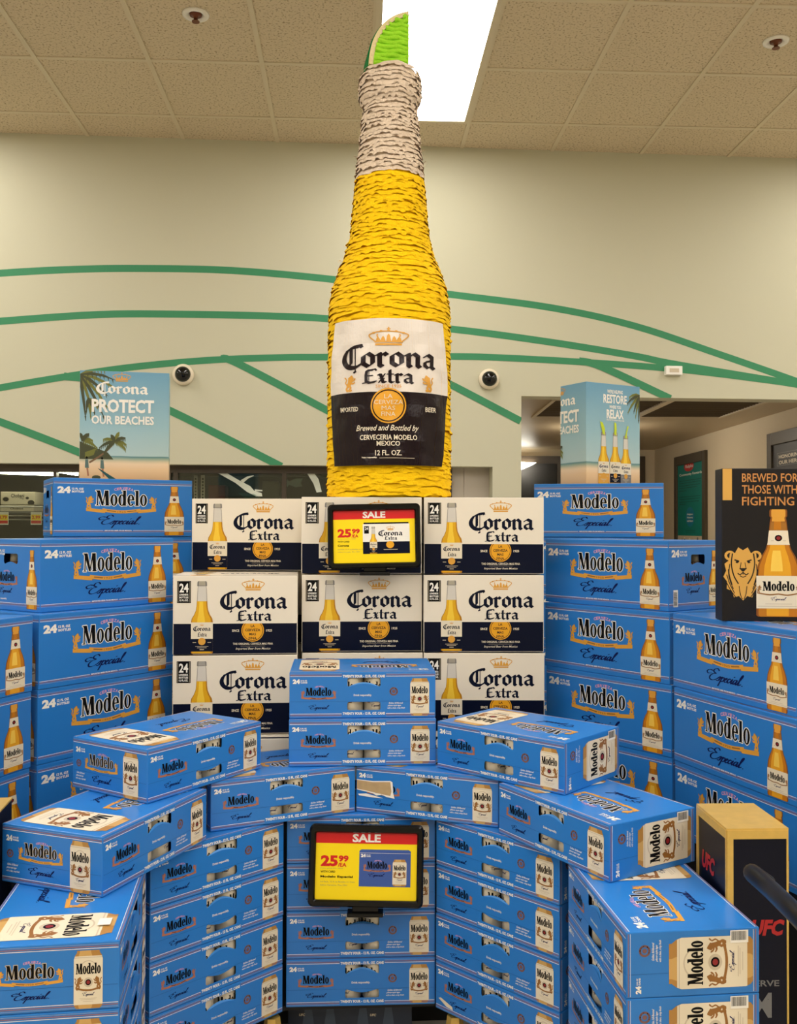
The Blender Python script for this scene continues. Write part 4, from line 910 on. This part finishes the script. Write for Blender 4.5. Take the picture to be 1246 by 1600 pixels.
def fringe(z, m, drop=.030, flare=.008):
    N = 110; bm = bmesh.new(); ph = [rng.uniform(0, 6.28) for _ in range(5)]; rows_ = [[], [], [], []]
    cut = 0
    for k in range(N):
        a = 2 * math.pi * k / N
        wob = .0030 * math.sin(2 * a + ph[0]) + .0022 * math.sin(5 * a + ph[1]) + .0012 * math.sin(11 * a + ph[4])
        wig = .0008 * math.sin(19 * a + ph[2]) + .0008 * math.sin(31 * a + ph[3]) + .0012 * math.sin(4 * a + ph[4])
        if k % 2 == 0: cut = rng.uniform(-.005, .004) - (.005 if rng.random() < .06 else 0); fl = rng.uniform(-.0015, .0012) + (.005 if rng.random() < .035 else 0)
        zz = z + wob
        for q, (dz, dr) in enumerate(((0.0, -.003), (-.005, .0008), (-.6 * drop, flare * .75 + wig), (-drop + cut, flare + fl + wig * 1.3))):
            h = max(zz + dz, 0.0005); r = rad(max(min(h, ztop), 0)) - .003 + dr
            rows_[q].append(bm.verts.new((r * math.cos(a), r * math.sin(a), h)))
    for q in range(3):
        for k in range(N):
            f = bm.faces.new((rows_[q][k], rows_[q + 1][k], rows_[q + 1][(k + 1) % N], rows_[q][(k + 1) % N])); f.smooth = True
    bmesh.ops.recalc_face_normals(bm, faces=bm.faces)
    obj('paper_fringe', bm_mesh(bm, 'paper_fringe', m), PB)
z = .022
while z < ztop - .004:
    fringe(z, 'paper_yellow' if z < zw else 'paper_cream', .018 if z < zw else .016, .0034); z += rng.uniform(.0105, .0145) if z < zw else rng.uniform(.0125, .015)
fringe(ztop + .006, 'paper_cream', .018, .004)
# loose paper curls
for py, sgn, m in ((130, -1, 'paper_cream'), (250, -1, 'paper_cream'), (240, 1, 'paper_cream'), (258, 1, 'paper_cream'), (412, -1, 'paper_yellow'), (600, 1, 'paper_yellow'), (668, 1, 'paper_yellow'), (712, -1, 'paper_yellow'), (755, 1, 'paper_yellow')):
    z = at(608, py, YC).z - base; r = rad(z); bm = bmesh.new(); v = []
    for k in range(6):
        t = k / 5; v.append([bm.verts.new((sgn * (r + .012 * t + .006 * math.sin(4 * t)), -.02 + yy, z + .008 * math.sin(5 * t) - .006 * t)) for yy in (0, .006)])
    for k in range(5): bm.faces.new((v[k][0], v[k + 1][0], v[k + 1][1], v[k][1]))
    obj('paper_curl', bm_mesh(bm, 'paper_curl', m), PB)
# label wrapped round the front
mat('label_white', (232, 222, 212), .22, bump=.35, bscale=22); mat('label_plum', (26, 12, 20), .22, spec=.3, bump=.35, bscale=22)
LZ0, LZ1 = at(608, 727, YC - .21).z - base, at(608, 498, YC - .21).z - base; LH = LZ1 - LZ0
LR = prof[0][1] + .011
A = Art(); NB = 28
def lw(v): return (.86 + .14 * min(v / (.56 * LH), 1) if v < .56 * LH else 1 - .13 * (v - .56 * LH) / (.44 * LH)) * .232
for i in range(NB):
    for j in range(12):
        v0, v1 = LH * j / 12, LH * (j + 1) / 12; t0, t1 = -1 + 2 * i / NB, -1 + 2 * (i + 1) / NB
        m = 'label_plum' if (j + .5) / 12 < .5 else 'label_white'
        A.poly([(t0 * lw(v0), v0), (t1 * lw(v0), v0), (t1 * lw(v1), v1), (t0 * lw(v1), v1)], m, 1)
A.sub(crown('gold'), -.062, .815 * LH, .124, .09, 0, 2)
P_ = Art().fit(blackletter('Corona', 'label_plum'), -.165, .63 * LH, .33, .2 * LH); P_.fit(blackletter('Extra', 'label_plum'), -.085, .552 * LH, .168, .108 * LH)
A.sub(P_, L=2)
A.ell(0, .405 * LH, .056, .056, 'medal', 3, 32).ring(0, .405 * LH, .051, .051, .0475, .0475, 'label_plum', 4, 32)
for i, (t, wd) in enumerate((('LA', .026), ('CERVEZA', .09), ('MAS', .042), ('FINA', .044))): A.text(t, -wd / 2, .405 * LH + .0225 - .0185 * i, wd, .0135, 'cream', 5, .0)
A.text('SINCE 1925', -.040, .526 * LH, .080, .010, 'gold', 6, .01)
A.text('IMPORTED', -.168, .37 * LH, .068, .015, 'cream', 3, .02); A.text('BEER', .122, .37 * LH, .042, .015, 'cream', 3, .02)
A.text('Brewed and Bottled by', -.107, .222 * LH, .20, .024, 'cream', 3, .012, .3)
A.text('CERVECERIA MODELO', -.092, .172 * LH, .184, .0165, 'cream', 3, .02); A.text('MEXICO', -.037, .131 * LH, .074, .0155, 'cream', 3, .02); A.text('12 FL. OZ.', -.042, .066 * LH, .084, .017, 'cream', 3, .02)
A.text('Relax responsibly.', -.085, .045 * LH, .05, .006, 'cream', 3, .04); A.rect(-.028, .047 * LH, .085, .0505 * LH, 'cream_line', 3)
for s_ in (-1, 1): A.sub(lion('gold', 3), s_ * .15, .515 * LH, -s_ * .05, .05)
def bend(u, v, l):
    a = u / LR; r = LR + l * 6 + .0016 * math.sin(u * 60 + v * 23) + .0012 * math.sin(v * 71 - u * 37); return (r * math.sin(a), -r * math.cos(a), v)
obj('label_sheet', A.mesh('label_sheet', bend), PB, Matrix.Translation((0, 0, LZ0)))['label'] = 'glossy white and plum bottle label with blackletter lettering'
# lime wedge in the neck
YL = YC - .02; lb = Vector((at(608, 118, YL).x, YL, 0)); K_ = YL / FPX
LM = empty('lime_wedge', (lb.x, YL, base + ztop + .008), R(10), 'light green paper lime wedge stuck in the top of the giant bottle', 'pinata lime')
out = [(31, 0), (31, 88), (24, 86), (8, 79), (-6, 68), (-18, 52), (-26, 34), (-30, 14), (-31, 0)]
out = [(x * K_, y * K_ + .012) for x, y in out]
def slab(pts, y0, y1, m, nm):
    bm = bmesh.new(); f0 = [bm.verts.new((x, y0, z)) for x, z in pts]; f1 = [bm.verts.new((x, y1, z)) for x, z in pts]
    bm.faces.new(f0); bm.faces.new(f1[::-1])
    for i in range(len(pts)): bm.faces.new((f0[i], f1[i], f1[(i + 1) % len(pts)], f0[(i + 1) % len(pts)]))
    bmesh.ops.recalc_face_normals(bm, faces=bm.faces); return obj(nm, bm_mesh(bm, nm, m), LM)
ocurve = spline(out[1:], 4)
slab([(31 * K_, .0)] + [(x - .001, z) for x, z in ocurve] + [(-31 * K_, 0)], .0, .09, 'paper_lime', 'flesh')
def band(d0, d1, y0, y1, m, nm):
    bm = bmesh.new(); c = Vector((31 * K_, 0.012)); P = [Vector(p) for p in ocurve]; n = len(P)
    ring_ = []
    for p in P:
        d = (p - c).normalized(); a, b = p + d * d0, p + d * d1
        ring_.append([bm.verts.new((q.x, yy, q.y)) for q, yy in ((a, y0), (b, y0), (b, y1), (a, y1))])
    for i in range(n - 1):
        for k in range(4): bm.faces.new((ring_[i][k], ring_[i][(k + 1) % 4], ring_[i + 1][(k + 1) % 4], ring_[i + 1][k]))
    bm.faces.new(ring_[0]); bm.faces.new(ring_[-1][::-1]); bmesh.ops.recalc_face_normals(bm, faces=bm.faces); obj(nm, bm_mesh(bm, nm, m), LM)
band(-.014, .002, -.006, .012, 'paper_pith', 'pith_rim'); band(.0, .007, .012, .12, 'paper_green', 'rind')
for k in range(12):
    z0 = .010 + k * .0152; zz = z0 + .012
    xl = None
    for p, q in zip(ocurve, ocurve[1:]):
        if (p[1] - zz) * (q[1] - zz) <= 0 and abs(p[1] - q[1]) > 1e-6: xl = p[0] + (q[0] - p[0]) * (zz - p[1]) / (q[1] - p[1])
    if xl is None: xl = -31 * K_ if zz < .03 else None
    if xl is None or 31 * K_ - xl < .02: continue
    bm = bmesh.new(); n = 14; g = []; ph = rng.uniform(0, 6)
    for i in range(n + 1):
        t = i / n; x = xl + .012 + (31 * K_ - xl - .012) * t; wv = .003 * math.sin(9 * t + ph)
        g.append([bm.verts.new((x, yy, z0 + zo + wv)) for yy, zo in ((-.001, .017), (-.010 - .002 * math.sin(17 * t + ph), .010), (-.007, .0), (.0, -.002))])
    for i in range(n):
        for q in range(3): f = bm.faces.new((g[i][q], g[i][q + 1], g[i + 1][q + 1], g[i + 1][q])); f.smooth = True
    obj('paper_ruffle', bm_mesh(bm, 'paper_ruffle', 'paper_lime'), LM)

# ------------------------------------------------------------------ card poster boxes on the top cases
def beach_mat():
    m = mat('beach_print', (120, 170, 195), .4); nt = m.node_tree; b = nt.nodes['Principled BSDF']
    tc = nt.nodes.new('ShaderNodeTexCoord'); sp = nt.nodes.new('ShaderNodeSeparateXYZ'); nz = nt.nodes.new('ShaderNodeTexNoise'); nz.inputs['Scale'].default_value = 9
    ad = nt.nodes.new('ShaderNodeMath'); ad.operation = 'MULTIPLY_ADD'; ad.inputs[1].default_value = .006
    mr = nt.nodes.new('ShaderNodeMapRange'); mr.inputs[1].default_value = .003; mr.inputs[2].default_value = .403; r = nt.nodes.new('ShaderNodeValToRGB')
    st = [(0, (214, 170, 120)), (.1, (232, 196, 150)), (.15, (236, 208, 172)), (.17, (214, 196, 160)), (.195, (150, 170, 150)), (.215, (84, 132, 136)), (.222, (176, 200, 200)), (.5, (150, 188, 200)), (1, (104, 158, 190))]
    el = r.color_ramp.elements; el[0].position, el[0].color = st[0][0], lin(st[0][1]) + (1,); el[1].position, el[1].color = 1, lin(st[-1][1]) + (1,)
    for p, c in st[1:-1]: e = el.new(p); e.color = lin(c) + (1,)
    nt.links.new(tc.outputs['Object'], sp.inputs[0]); nt.links.new(tc.outputs['Object'], nz.inputs[0]); nt.links.new(nz.outputs['Fac'], ad.inputs[0]); nt.links.new(sp.outputs[2], ad.inputs[2])
    nt.links.new(ad.outputs[0], mr.inputs[0]); nt.links.new(mr.outputs[0], r.inputs[0]); nt.links.new(r.outputs[0], b.inputs['Base Color'])
beach_mat(); mat('palm', (62, 66, 34), .5); mat('palm_light', (110, 112, 40), .5); mat('trunk', (120, 88, 58), .5); mat('skin', (170, 110, 76), .5); mat('cloth', (88, 112, 104), .5)
def frond(A, x, y, ang, ln, m, L):
    pts = [(x + ln * t * math.cos(R(ang)), y + ln * t * math.sin(R(ang)) - .35 * ln * t * t) for t in (0, .33, .66, 1)]
    A.line(pts, [.003, .012, .009, .001], m, L)
    for p in spline(pts, 3)[1:-1]: A.poly([(p[0] - .003, p[1]), (p[0] + .003, p[1]), (p[0] + .004 * math.cos(R(ang)), p[1] - .018)], m, L)
def palm_tree(A, x, y, s, L, angs):
    for i, a in enumerate(angs): frond(A, x, y, a, s * (.8 + .3 * ((i * 7) % 3) / 2), 'palm' if i % 2 else 'palm_light', L + (i % 2))
def protect_art(W_, H_):
    A = Art(); palm_tree(A, .0, .385, .135, 1, (30, 12, -5, -22, -38, -52, -66, -80)); palm_tree(A, .03, .30, .05, 1, (-30, -60, -80, -100))
    A.line([(.035, .062), (.09, .10), (.125, .14)], [.007, .006, .005], 'trunk', 1, 3); palm_tree(A, .125, .142, .052, 2, (5, 40, 75, 110, 150, 185, -20, 215))
    A.poly([(.0, .075), (.12, .075), (.10, .10), (.05, .12), (.0, .14)], 'palm', 1); palm_tree(A, .01, .145, .05, 2, (20, 60, -10, 100))
    A.poly([(.02, .1), (.06, .115), (.05, .09), (.02, .08)], 'palm_light', 2)
    for x, h in ((.026, .078), (.08, .076)):
        A.ell(x, h + .002, .004, .005, 'black', 4, 8); A.poly([(x - .006, h - .035), (x + .008, h - .036), (x + .005, h - .004), (x - .005, h - .004)], 'cloth', 3); A.line([(x + .002, h - .035), (x + .006, h - .065)], .006, 'skin', 3)
    A.poly([(.065, .042), (.075, .038), (.13, .003), (.105, .003)], 'teal_dark', 3); A.ell(.06, .008, .016, .008, 'palm', 3, 10)
    A.fit(crown('gold'), .115, .363, .066, .034, 2); A.fit(blackletter('Corona', 'white'), .057, .308, .186, .054, 3)
    A.text('PROTECT', .042, .247, .222, .05, 'white', 14, .035); A.text('OUR BEACHES', .042, .204, .222, .032, 'white', 14, .03)
    return A.clip(.001, .001, W_ - .001, H_ - .001)
def restore_art(W_, H_):
    A = Art(); palm_tree(A, W_ + .0, H_ - .035, .075, 1, (170, 190, 215, 235, 250, 265))
    A.text("WE'RE HELPING", .108, .362, .082, .015, 'white', 4, .03); A.text('RESTORE', .088, .322, .124, .036, 'white', 4, .03); A.text('WHERE YOU', .119, .302, .062, .013, 'white', 4, .03); A.text('RELAX', .105, .262, .09, .036, 'white', 4, .03); A.text('PROTECTOURBEACHES.COM', .105, .253, .092, .006, 'white', 4, .02)
    for i, (x, m, h) in enumerate(((.089, 'gold', .206), (.150, 'navy', .206), (.206, 'grey', .196))):
        A.sub(bottle_clear(m), x, .001, .056, h / 3.34, 0, 3); A.poly([(x - .020 + .014 * i, h + .042), (x - .006 + .010 * i, h + .038), (x + .006, h + .014), (x + .004, h - .012), (x - .006, h - .006)], 'lime', 16)
    return A.clip(.001, .001, W_ - .001, H_ - .001)
def card_box(lab, loc, yaw, w_, d_, h_, front, left=None):
    o = empty('poster_box', loc, R(yaw), lab, 'display poster', 'beach poster boxes')
    cb = part_box('card_body', o, (0, w_, 0, d_, 0, h_), 'beach_print', .0015)
    obj('front_print', front.mesh('front_print'), cb, Matrix.Translation((0, -EPS, 0)))
    if left: obj('side_print', left.mesh('side_print'), cb, Matrix.Translation((-EPS, d_, 0)) @ Matrix.Rotation(R(-90), 4, 'Z'))
zt = EYE + BZ(3) + .207 + .0008
p = at(123, 745, 3.50); card_box('card poster box showing palms and a beach on the left top case', (p.x, 3.505, zt), 12, .318, .14, .4, protect_art(.318, .4))
half = Art().sub(protect_art(.318, .4), -.150, 0).clip(.001, .001, .154, .398)
p = at(918, 750, 3.725); card_box('card poster box with three beer bottles on the right top case', (p.x, 3.745, zt), 30, .283, .155, .4, restore_art(.283, .4), half)
# ------------------------------------------------------------------ black lion display
mat('print_gold', (222, 170, 84), .4, metal=.2); mat('print_copper', (204, 140, 76), .4, metal=.1); mat('card_black', (22, 19, 21), .45, spec=.3, noise=.3, nscale=14)
LW, LHh = .40, .402
def lion_art():
    A = Art(); k = 2.56 / FPX
    A.rect(0.002, .318, .026, LHh - .001, 'print_gold', 1)
    for i, (t, wd) in enumerate((('BREWED FOR', .144), ('THOSE WITH', .142), ('FIGHTING SPIRIT', .225))): A.text(t, .052, .366 - .031 * i, wd, .023, 'print_copper', 1, .012)
    mane = [(.092, .178)]
    for q in range(26):
        a = R(90 - 360 * q / 26); r_ = (.050 if q % 2 else .043); mane.append((.054 + r_ * math.cos(a) * 1.02, .125 + r_ * 1.42 * math.sin(a) * (1 if math.sin(a) > 0 else 1.0)))
    A.poly(mane[1:], 'print_gold', 1)
    for sx in (-1, 1):
        A.ring(.054 + sx * .034, .172, .014, .013, .007, .007, 'print_gold', 2, 14)
        A.line([(.054 + sx * .027, .178), (.054 + sx * .030, .15), (.054 + sx * .024, .12), (.054 + sx * .012, .098)], .0032, 'card_black', 3, 4)
        A.line([(.054 + sx * .022, .161), (.054 + sx * .010, .157)], .0035, 'card_black', 3); A.ell(.054 + sx * .015, .155, .004, .0028, 'card_black', 3, 8)
        A.line([(.054 + sx * .005, .154), (.054 + sx * .008, .136)], .0018, 'card_black', 3)
        for q in range(4): A.line([(.054 + sx * (.034 + .004 * q), .15 - .014 * q), (.054 + sx * (.036 - .001 * q), .125 - .014 * q), (.054 + sx * (.028 - .003 * q), .095 - .011 * q)], .0022, 'card_black', 3, 4)
        A.line([(.054, .128), (.054 + sx * .008, .122), (.054 + sx * .014, .126)], .0026, 'card_black', 3, 4)
        A.line([(.054 + sx * .010, .092), (.054 + sx * .007, .07), (.054 + sx * .002, .058)], .002, 'card_black', 3, 4)
    A.poly([(.044, .139), (.064, .139), (.057, .131), (.051, .131)], 'card_black', 3); A.line([(.054, .131), (.054, .122)], .002, 'card_black', 3); A.poly([(.046, .119), (.062, .119), (.058, .108), (.054, .104), (.050, .108)], 'print_gold', 4); A.line([(.046, .119), (.054, .115), (.062, .119)], .0022, 'card_black', 5)
    A.fit(bottle_amber(), .088, .012, .114, .282, 1); A.fit(can_picture(), .198, .03, .10, .19, 1)
    return A
p = at(1130, 969, 2.53)
o = empty('lion_display', (p.x, 2.535, EYE + BZ(1) + .207 + .0008), R(-4), 'black display box with gold lion and amber bottle at the right edge', 'display')
cb = part_box('card_body', o, (0, LW, 0, .07, 0, LHh), 'card_black', .002); obj('front_print', lion_art().mesh('lion_print'), cb, Matrix.Translation((0, -EPS, 0)))
# ------------------------------------------------------------------ sale signs
def sale_sign(lab, cx, y, zc, wd, ht, roll, lean, white):
    o = empty('sale_sign', (cx, y, zc), 0, lab, 'sign', 'sale signs'); T = Matrix.Rotation(R(lean), 4, 'X') @ Matrix.Rotation(R(roll), 4, 'Y')
    T = Matrix.Rotation(R(-lean), 4, 'X') @ Matrix.Rotation(R(roll), 4, 'Y') @ Matrix.Translation((-wd / 2, 0, .012))
    b = .0175; outer = rrect(0, 0, wd, ht, .014, n=5); inner = rrect(b, b, wd - b, ht - b * 1.15, .004, n=5)
    bm = bmesh.new(); n = len(outer); lay = []
    for pts, yy in ((outer, .012), (outer, -.003), ([(x_ + (wd / 2 - x_) * .03, z_ + (ht / 2 - z_) * .04) for x_, z_ in outer], -.008), ([(x_ + (wd / 2 - x_) * -.03, z_ + (ht / 2 - z_) * -.04) for x_, z_ in inner], -.008), (inner, -.003), (inner, .002)): lay.append([bm.verts.new((x_, yy, z_)) for x_, z_ in pts])
    for a_, b_ in zip(lay, lay[1:]):
        for i in range(n): f = bm.faces.new((a_[i], a_[(i + 1) % n], b_[(i + 1) % n], b_[i]))
    bm.faces.new(lay[0]); bmesh.ops.recalc_face_normals(bm, faces=bm.faces); obj('frame', bm_mesh(bm, 'sign_frame', 'plastic_black'), o, T)
    iw, ih = wd - 2 * b, ht - 2.15 * b
    ic = part_box('insert_card', o, (b - .002, wd - b + .002, .0022, .004, b - .002, ht - 1.15 * b + .002), 'sign_yellow', 0, T)
    A = Art().rect(0, .835 * ih, iw, ih, 'sign_red', 1); A.text('SALE', .36 * iw, .855 * ih, .28 * iw, .125 * ih, 'white', 2, .035)
    A.text('25', .05 * iw, .49 * ih, .17 * iw, .165 * ih, 'sign_red', 1, .05); A.text('99', .225 * iw, .56 * ih, .1 * iw, .095 * ih, 'sign_red', 1, .05); A.text('/EA', .22 * iw, .485 * ih, .085 * iw, .06 * ih, 'sign_red', 1, .035)
    A.text('Prices good thru 10/29', .05 * iw, .45 * ih, .22 * iw, .018 * ih, 'grey', 1, .0); A.text('WITH CARD', .05 * iw, .395 * ih, .145 * iw, .032 * ih, 'black', 1, .02)
    A.text('Corona' if white else 'Modelo Especial', .05 * iw, .315 * ih, (.14 if white else .32) * iw, .04 * ih, 'black', 1, .035)
    A.text('24 Pack, 12 fl oz Bottles or Cans', .05 * iw, .25 * ih, .34 * iw, .022 * ih, 'grey', 1, .0); A.text('Select Varieties, Plus CRV', .05 * iw, .2 * ih, .27 * iw, .022 * ih, 'grey', 1, .0)
    px_, pz_, pw, phh = .43 * iw, .2 * ih, .51 * iw, .55 * ih
    if white:
        px_, pz_, pw, phh = .36 * iw, .17 * ih, .575 * iw, .57 * ih; s_ = pw / .3792
        A.rect(px_, pz_, px_ + pw, pz_ + phh, 'white', 1); A.rect(px_, pz_, px_ + pw, pz_ + .4 * phh, 'navy', 2); A.rect(px_ + .02 * pw, pz_ + phh, px_ + pw * .98, pz_ + phh * 1.05, 'black', 1)
        A.fit(bottle_clear(), px_ + .145 * pw, pz_ + .01 * phh, .16 * pw, .9 * phh, 2); A.fit(crown('gold'), px_ + .5 * pw, pz_ + .78 * phh, .18 * pw, .16 * phh, 2); A.fit(blackletter('Corona', 'navy'), px_ + .33 * pw, pz_ + .56 * phh, .52 * pw, .23 * phh, 2); A.fit(blackletter('Extra', 'navy'), px_ + .46 * pw, pz_ + .45 * phh, .27 * pw, .14 * phh, 2)
        A.ell(px_ + .58 * pw, pz_ + .3 * phh, .085 * pw, .12 * phh, 'medal', 3); A.rect(px_ + .44 * pw, pz_ + .13 * phh, px_ + .74 * pw, pz_ + .145 * phh, 'cream_line', 3); A.rect(px_ + .03 * pw, pz_ + .68 * phh, px_ + .13 * pw, pz_ + .93 * phh, 'black', 3); A.text('24', px_ + .045 * pw, pz_ + .8 * phh, .07 * pw, .1 * phh, 'white', 4, .03)
    else:
        A.poly([(px_, pz_), (px_ + pw, pz_), (px_ + pw, pz_ + .96 * phh), (px_ + .96 * pw, pz_ + phh), (px_ + .04 * pw, pz_ + phh), (px_, pz_ + .96 * phh)], 'picture_blue', 1); A.rect(px_ + .01 * pw, pz_ + .9 * phh, px_ + .99 * pw, pz_ + .907 * phh, 'white', 2)
        A.fit(count24(lines=('12 FL OZ', 'CANS')), px_ + .03 * pw, pz_ + .79 * phh, .19 * pw, .09 * phh, 2); A.fit(logo('cream_line', 'black', 'copper', True), px_ + .08 * pw, pz_ + .4 * phh, .54 * pw, .32 * phh, 2); A.fit(logo_script(), px_ + .18 * pw, pz_ + .24 * phh, .32 * pw, .13 * phh, 2); A.fit(can_picture(), px_ + .65 * pw, pz_ + .02 * phh, .27 * pw, .72 * phh, 2)
    obj('sign_print', A.mesh('sign_print'), ic, Matrix.Translation((b, .0020, b)))
    bm = bmesh.new(); box(bm, -.034, .034, -.004, .018, .0005, .02, bev=.003); box(bm, -.047, .047, -.012, .026, -.010, .0004, bev=.003); obj('sign_foot', bm_mesh(bm, 'sign_foot', 'plastic_black'), o)
    return o
p0, p1 = at(516, 895, 2.965), at(657, 795, 2.965)
sale_sign('sale sign in a black frame on the white cases under the giant bottle', at(586, 897, 2.975).x, 2.972, at(586, 894, 2.975).z, .288, .200, -1.2, 4, True)
sale_sign('sale sign in a black frame in front of the blue can cases', at(571, 1425, 2.52).x, 2.515, at(571, 1424, 2.52).z, .300, .208, .9, 6, False)
# ------------------------------------------------------------------ gold edged fight columns
mat('column_navy', (8, 12, 30), .3, spec=.2); mat('fight_red', (176, 20, 26), .4)
def fight_column(lab, loc, yaw, w_, d_, h_, letters):
    o = empty('fight_column', loc, R(yaw), lab, 'display column', 'gold edged columns'); part_box('column_body', o, (0, w_, 0, d_, 0, h_), 'column_navy', .001)
    part_box('gold_lid', o, (-.001, w_ + .001, -.001, d_ + .001, h_, h_ + .004), 'gold_foil')
    for nm, W_, Mx in (('gold_edging', w_, Matrix.Translation((0, -.0012, 0))), ('gold_edging', d_, Matrix.Translation((-.0012, d_, 0)) @ Matrix.Rotation(R(-90), 4, 'Z'))):
        bm = bmesh.new(); box(bm, 0, .013, -.001, .0011, 0, h_); box(bm, W_ - .004, W_, -.001, .0011, 0, h_); box(bm, .013, W_ - .004, -.001, .0011, h_ - .018, h_); obj(nm, bm_mesh(bm, 'edging', 'gold_foil'), o, Mx)
    if letters:
        A = Art().text('UFC', .048, h_ - .22, .068, .034, 'fight_red', 3, .05, .2); A.text('RESERVE', .02, h_ - .325, .09, .013, 'grey', 3, .02); A.text('M', .052, h_ - .39, .042, .052, 'grey', 3, .015); A.text('O', .052, h_ - .46, .042, .052, 'grey', 3, .015)
        obj('front_lettering', A.mesh('column_print'), o, Matrix.Translation((0, -EPS, 0)))
    obj('side_lettering', Art().text('UFC', .03, h_ - .125, .075, .04, 'fight_red', 3, .05, .2).mesh('column_side'), o, Matrix.Translation((-EPS, d_, 0)) @ Matrix.Rotation(R(-90), 4, 'Z'))
p = at(1136.3, 1297.5, 2.02); fight_column('gold edged navy display column beside the lower right can cases', (p.x, p.y, 0), 2, .130, .180, p.z, True)
p = at(-16, 1300, 2.02); fight_column('gold edged navy display column at the left edge', (p.x - .13, p.y, 0), 8, .130, .155, p.z + .02, True)
bm = bmesh.new(); tube(bm, spline([at(1166, 1348, 2.0) + Vector((0, -.12, 0)), at(1176, 1364, 1.85), at(1205, 1390, 1.75), at(1246, 1430, 1.6), at(1330, 1520, 1.4)], 5), .017, 14)
tag(obj('black_rail', bm_mesh(bm, 'black_rail', mat('rail_black', (10, 9, 8), .35, spec=.25))), 'glossy black rail slanting in front of the gold edged column', 'rail')
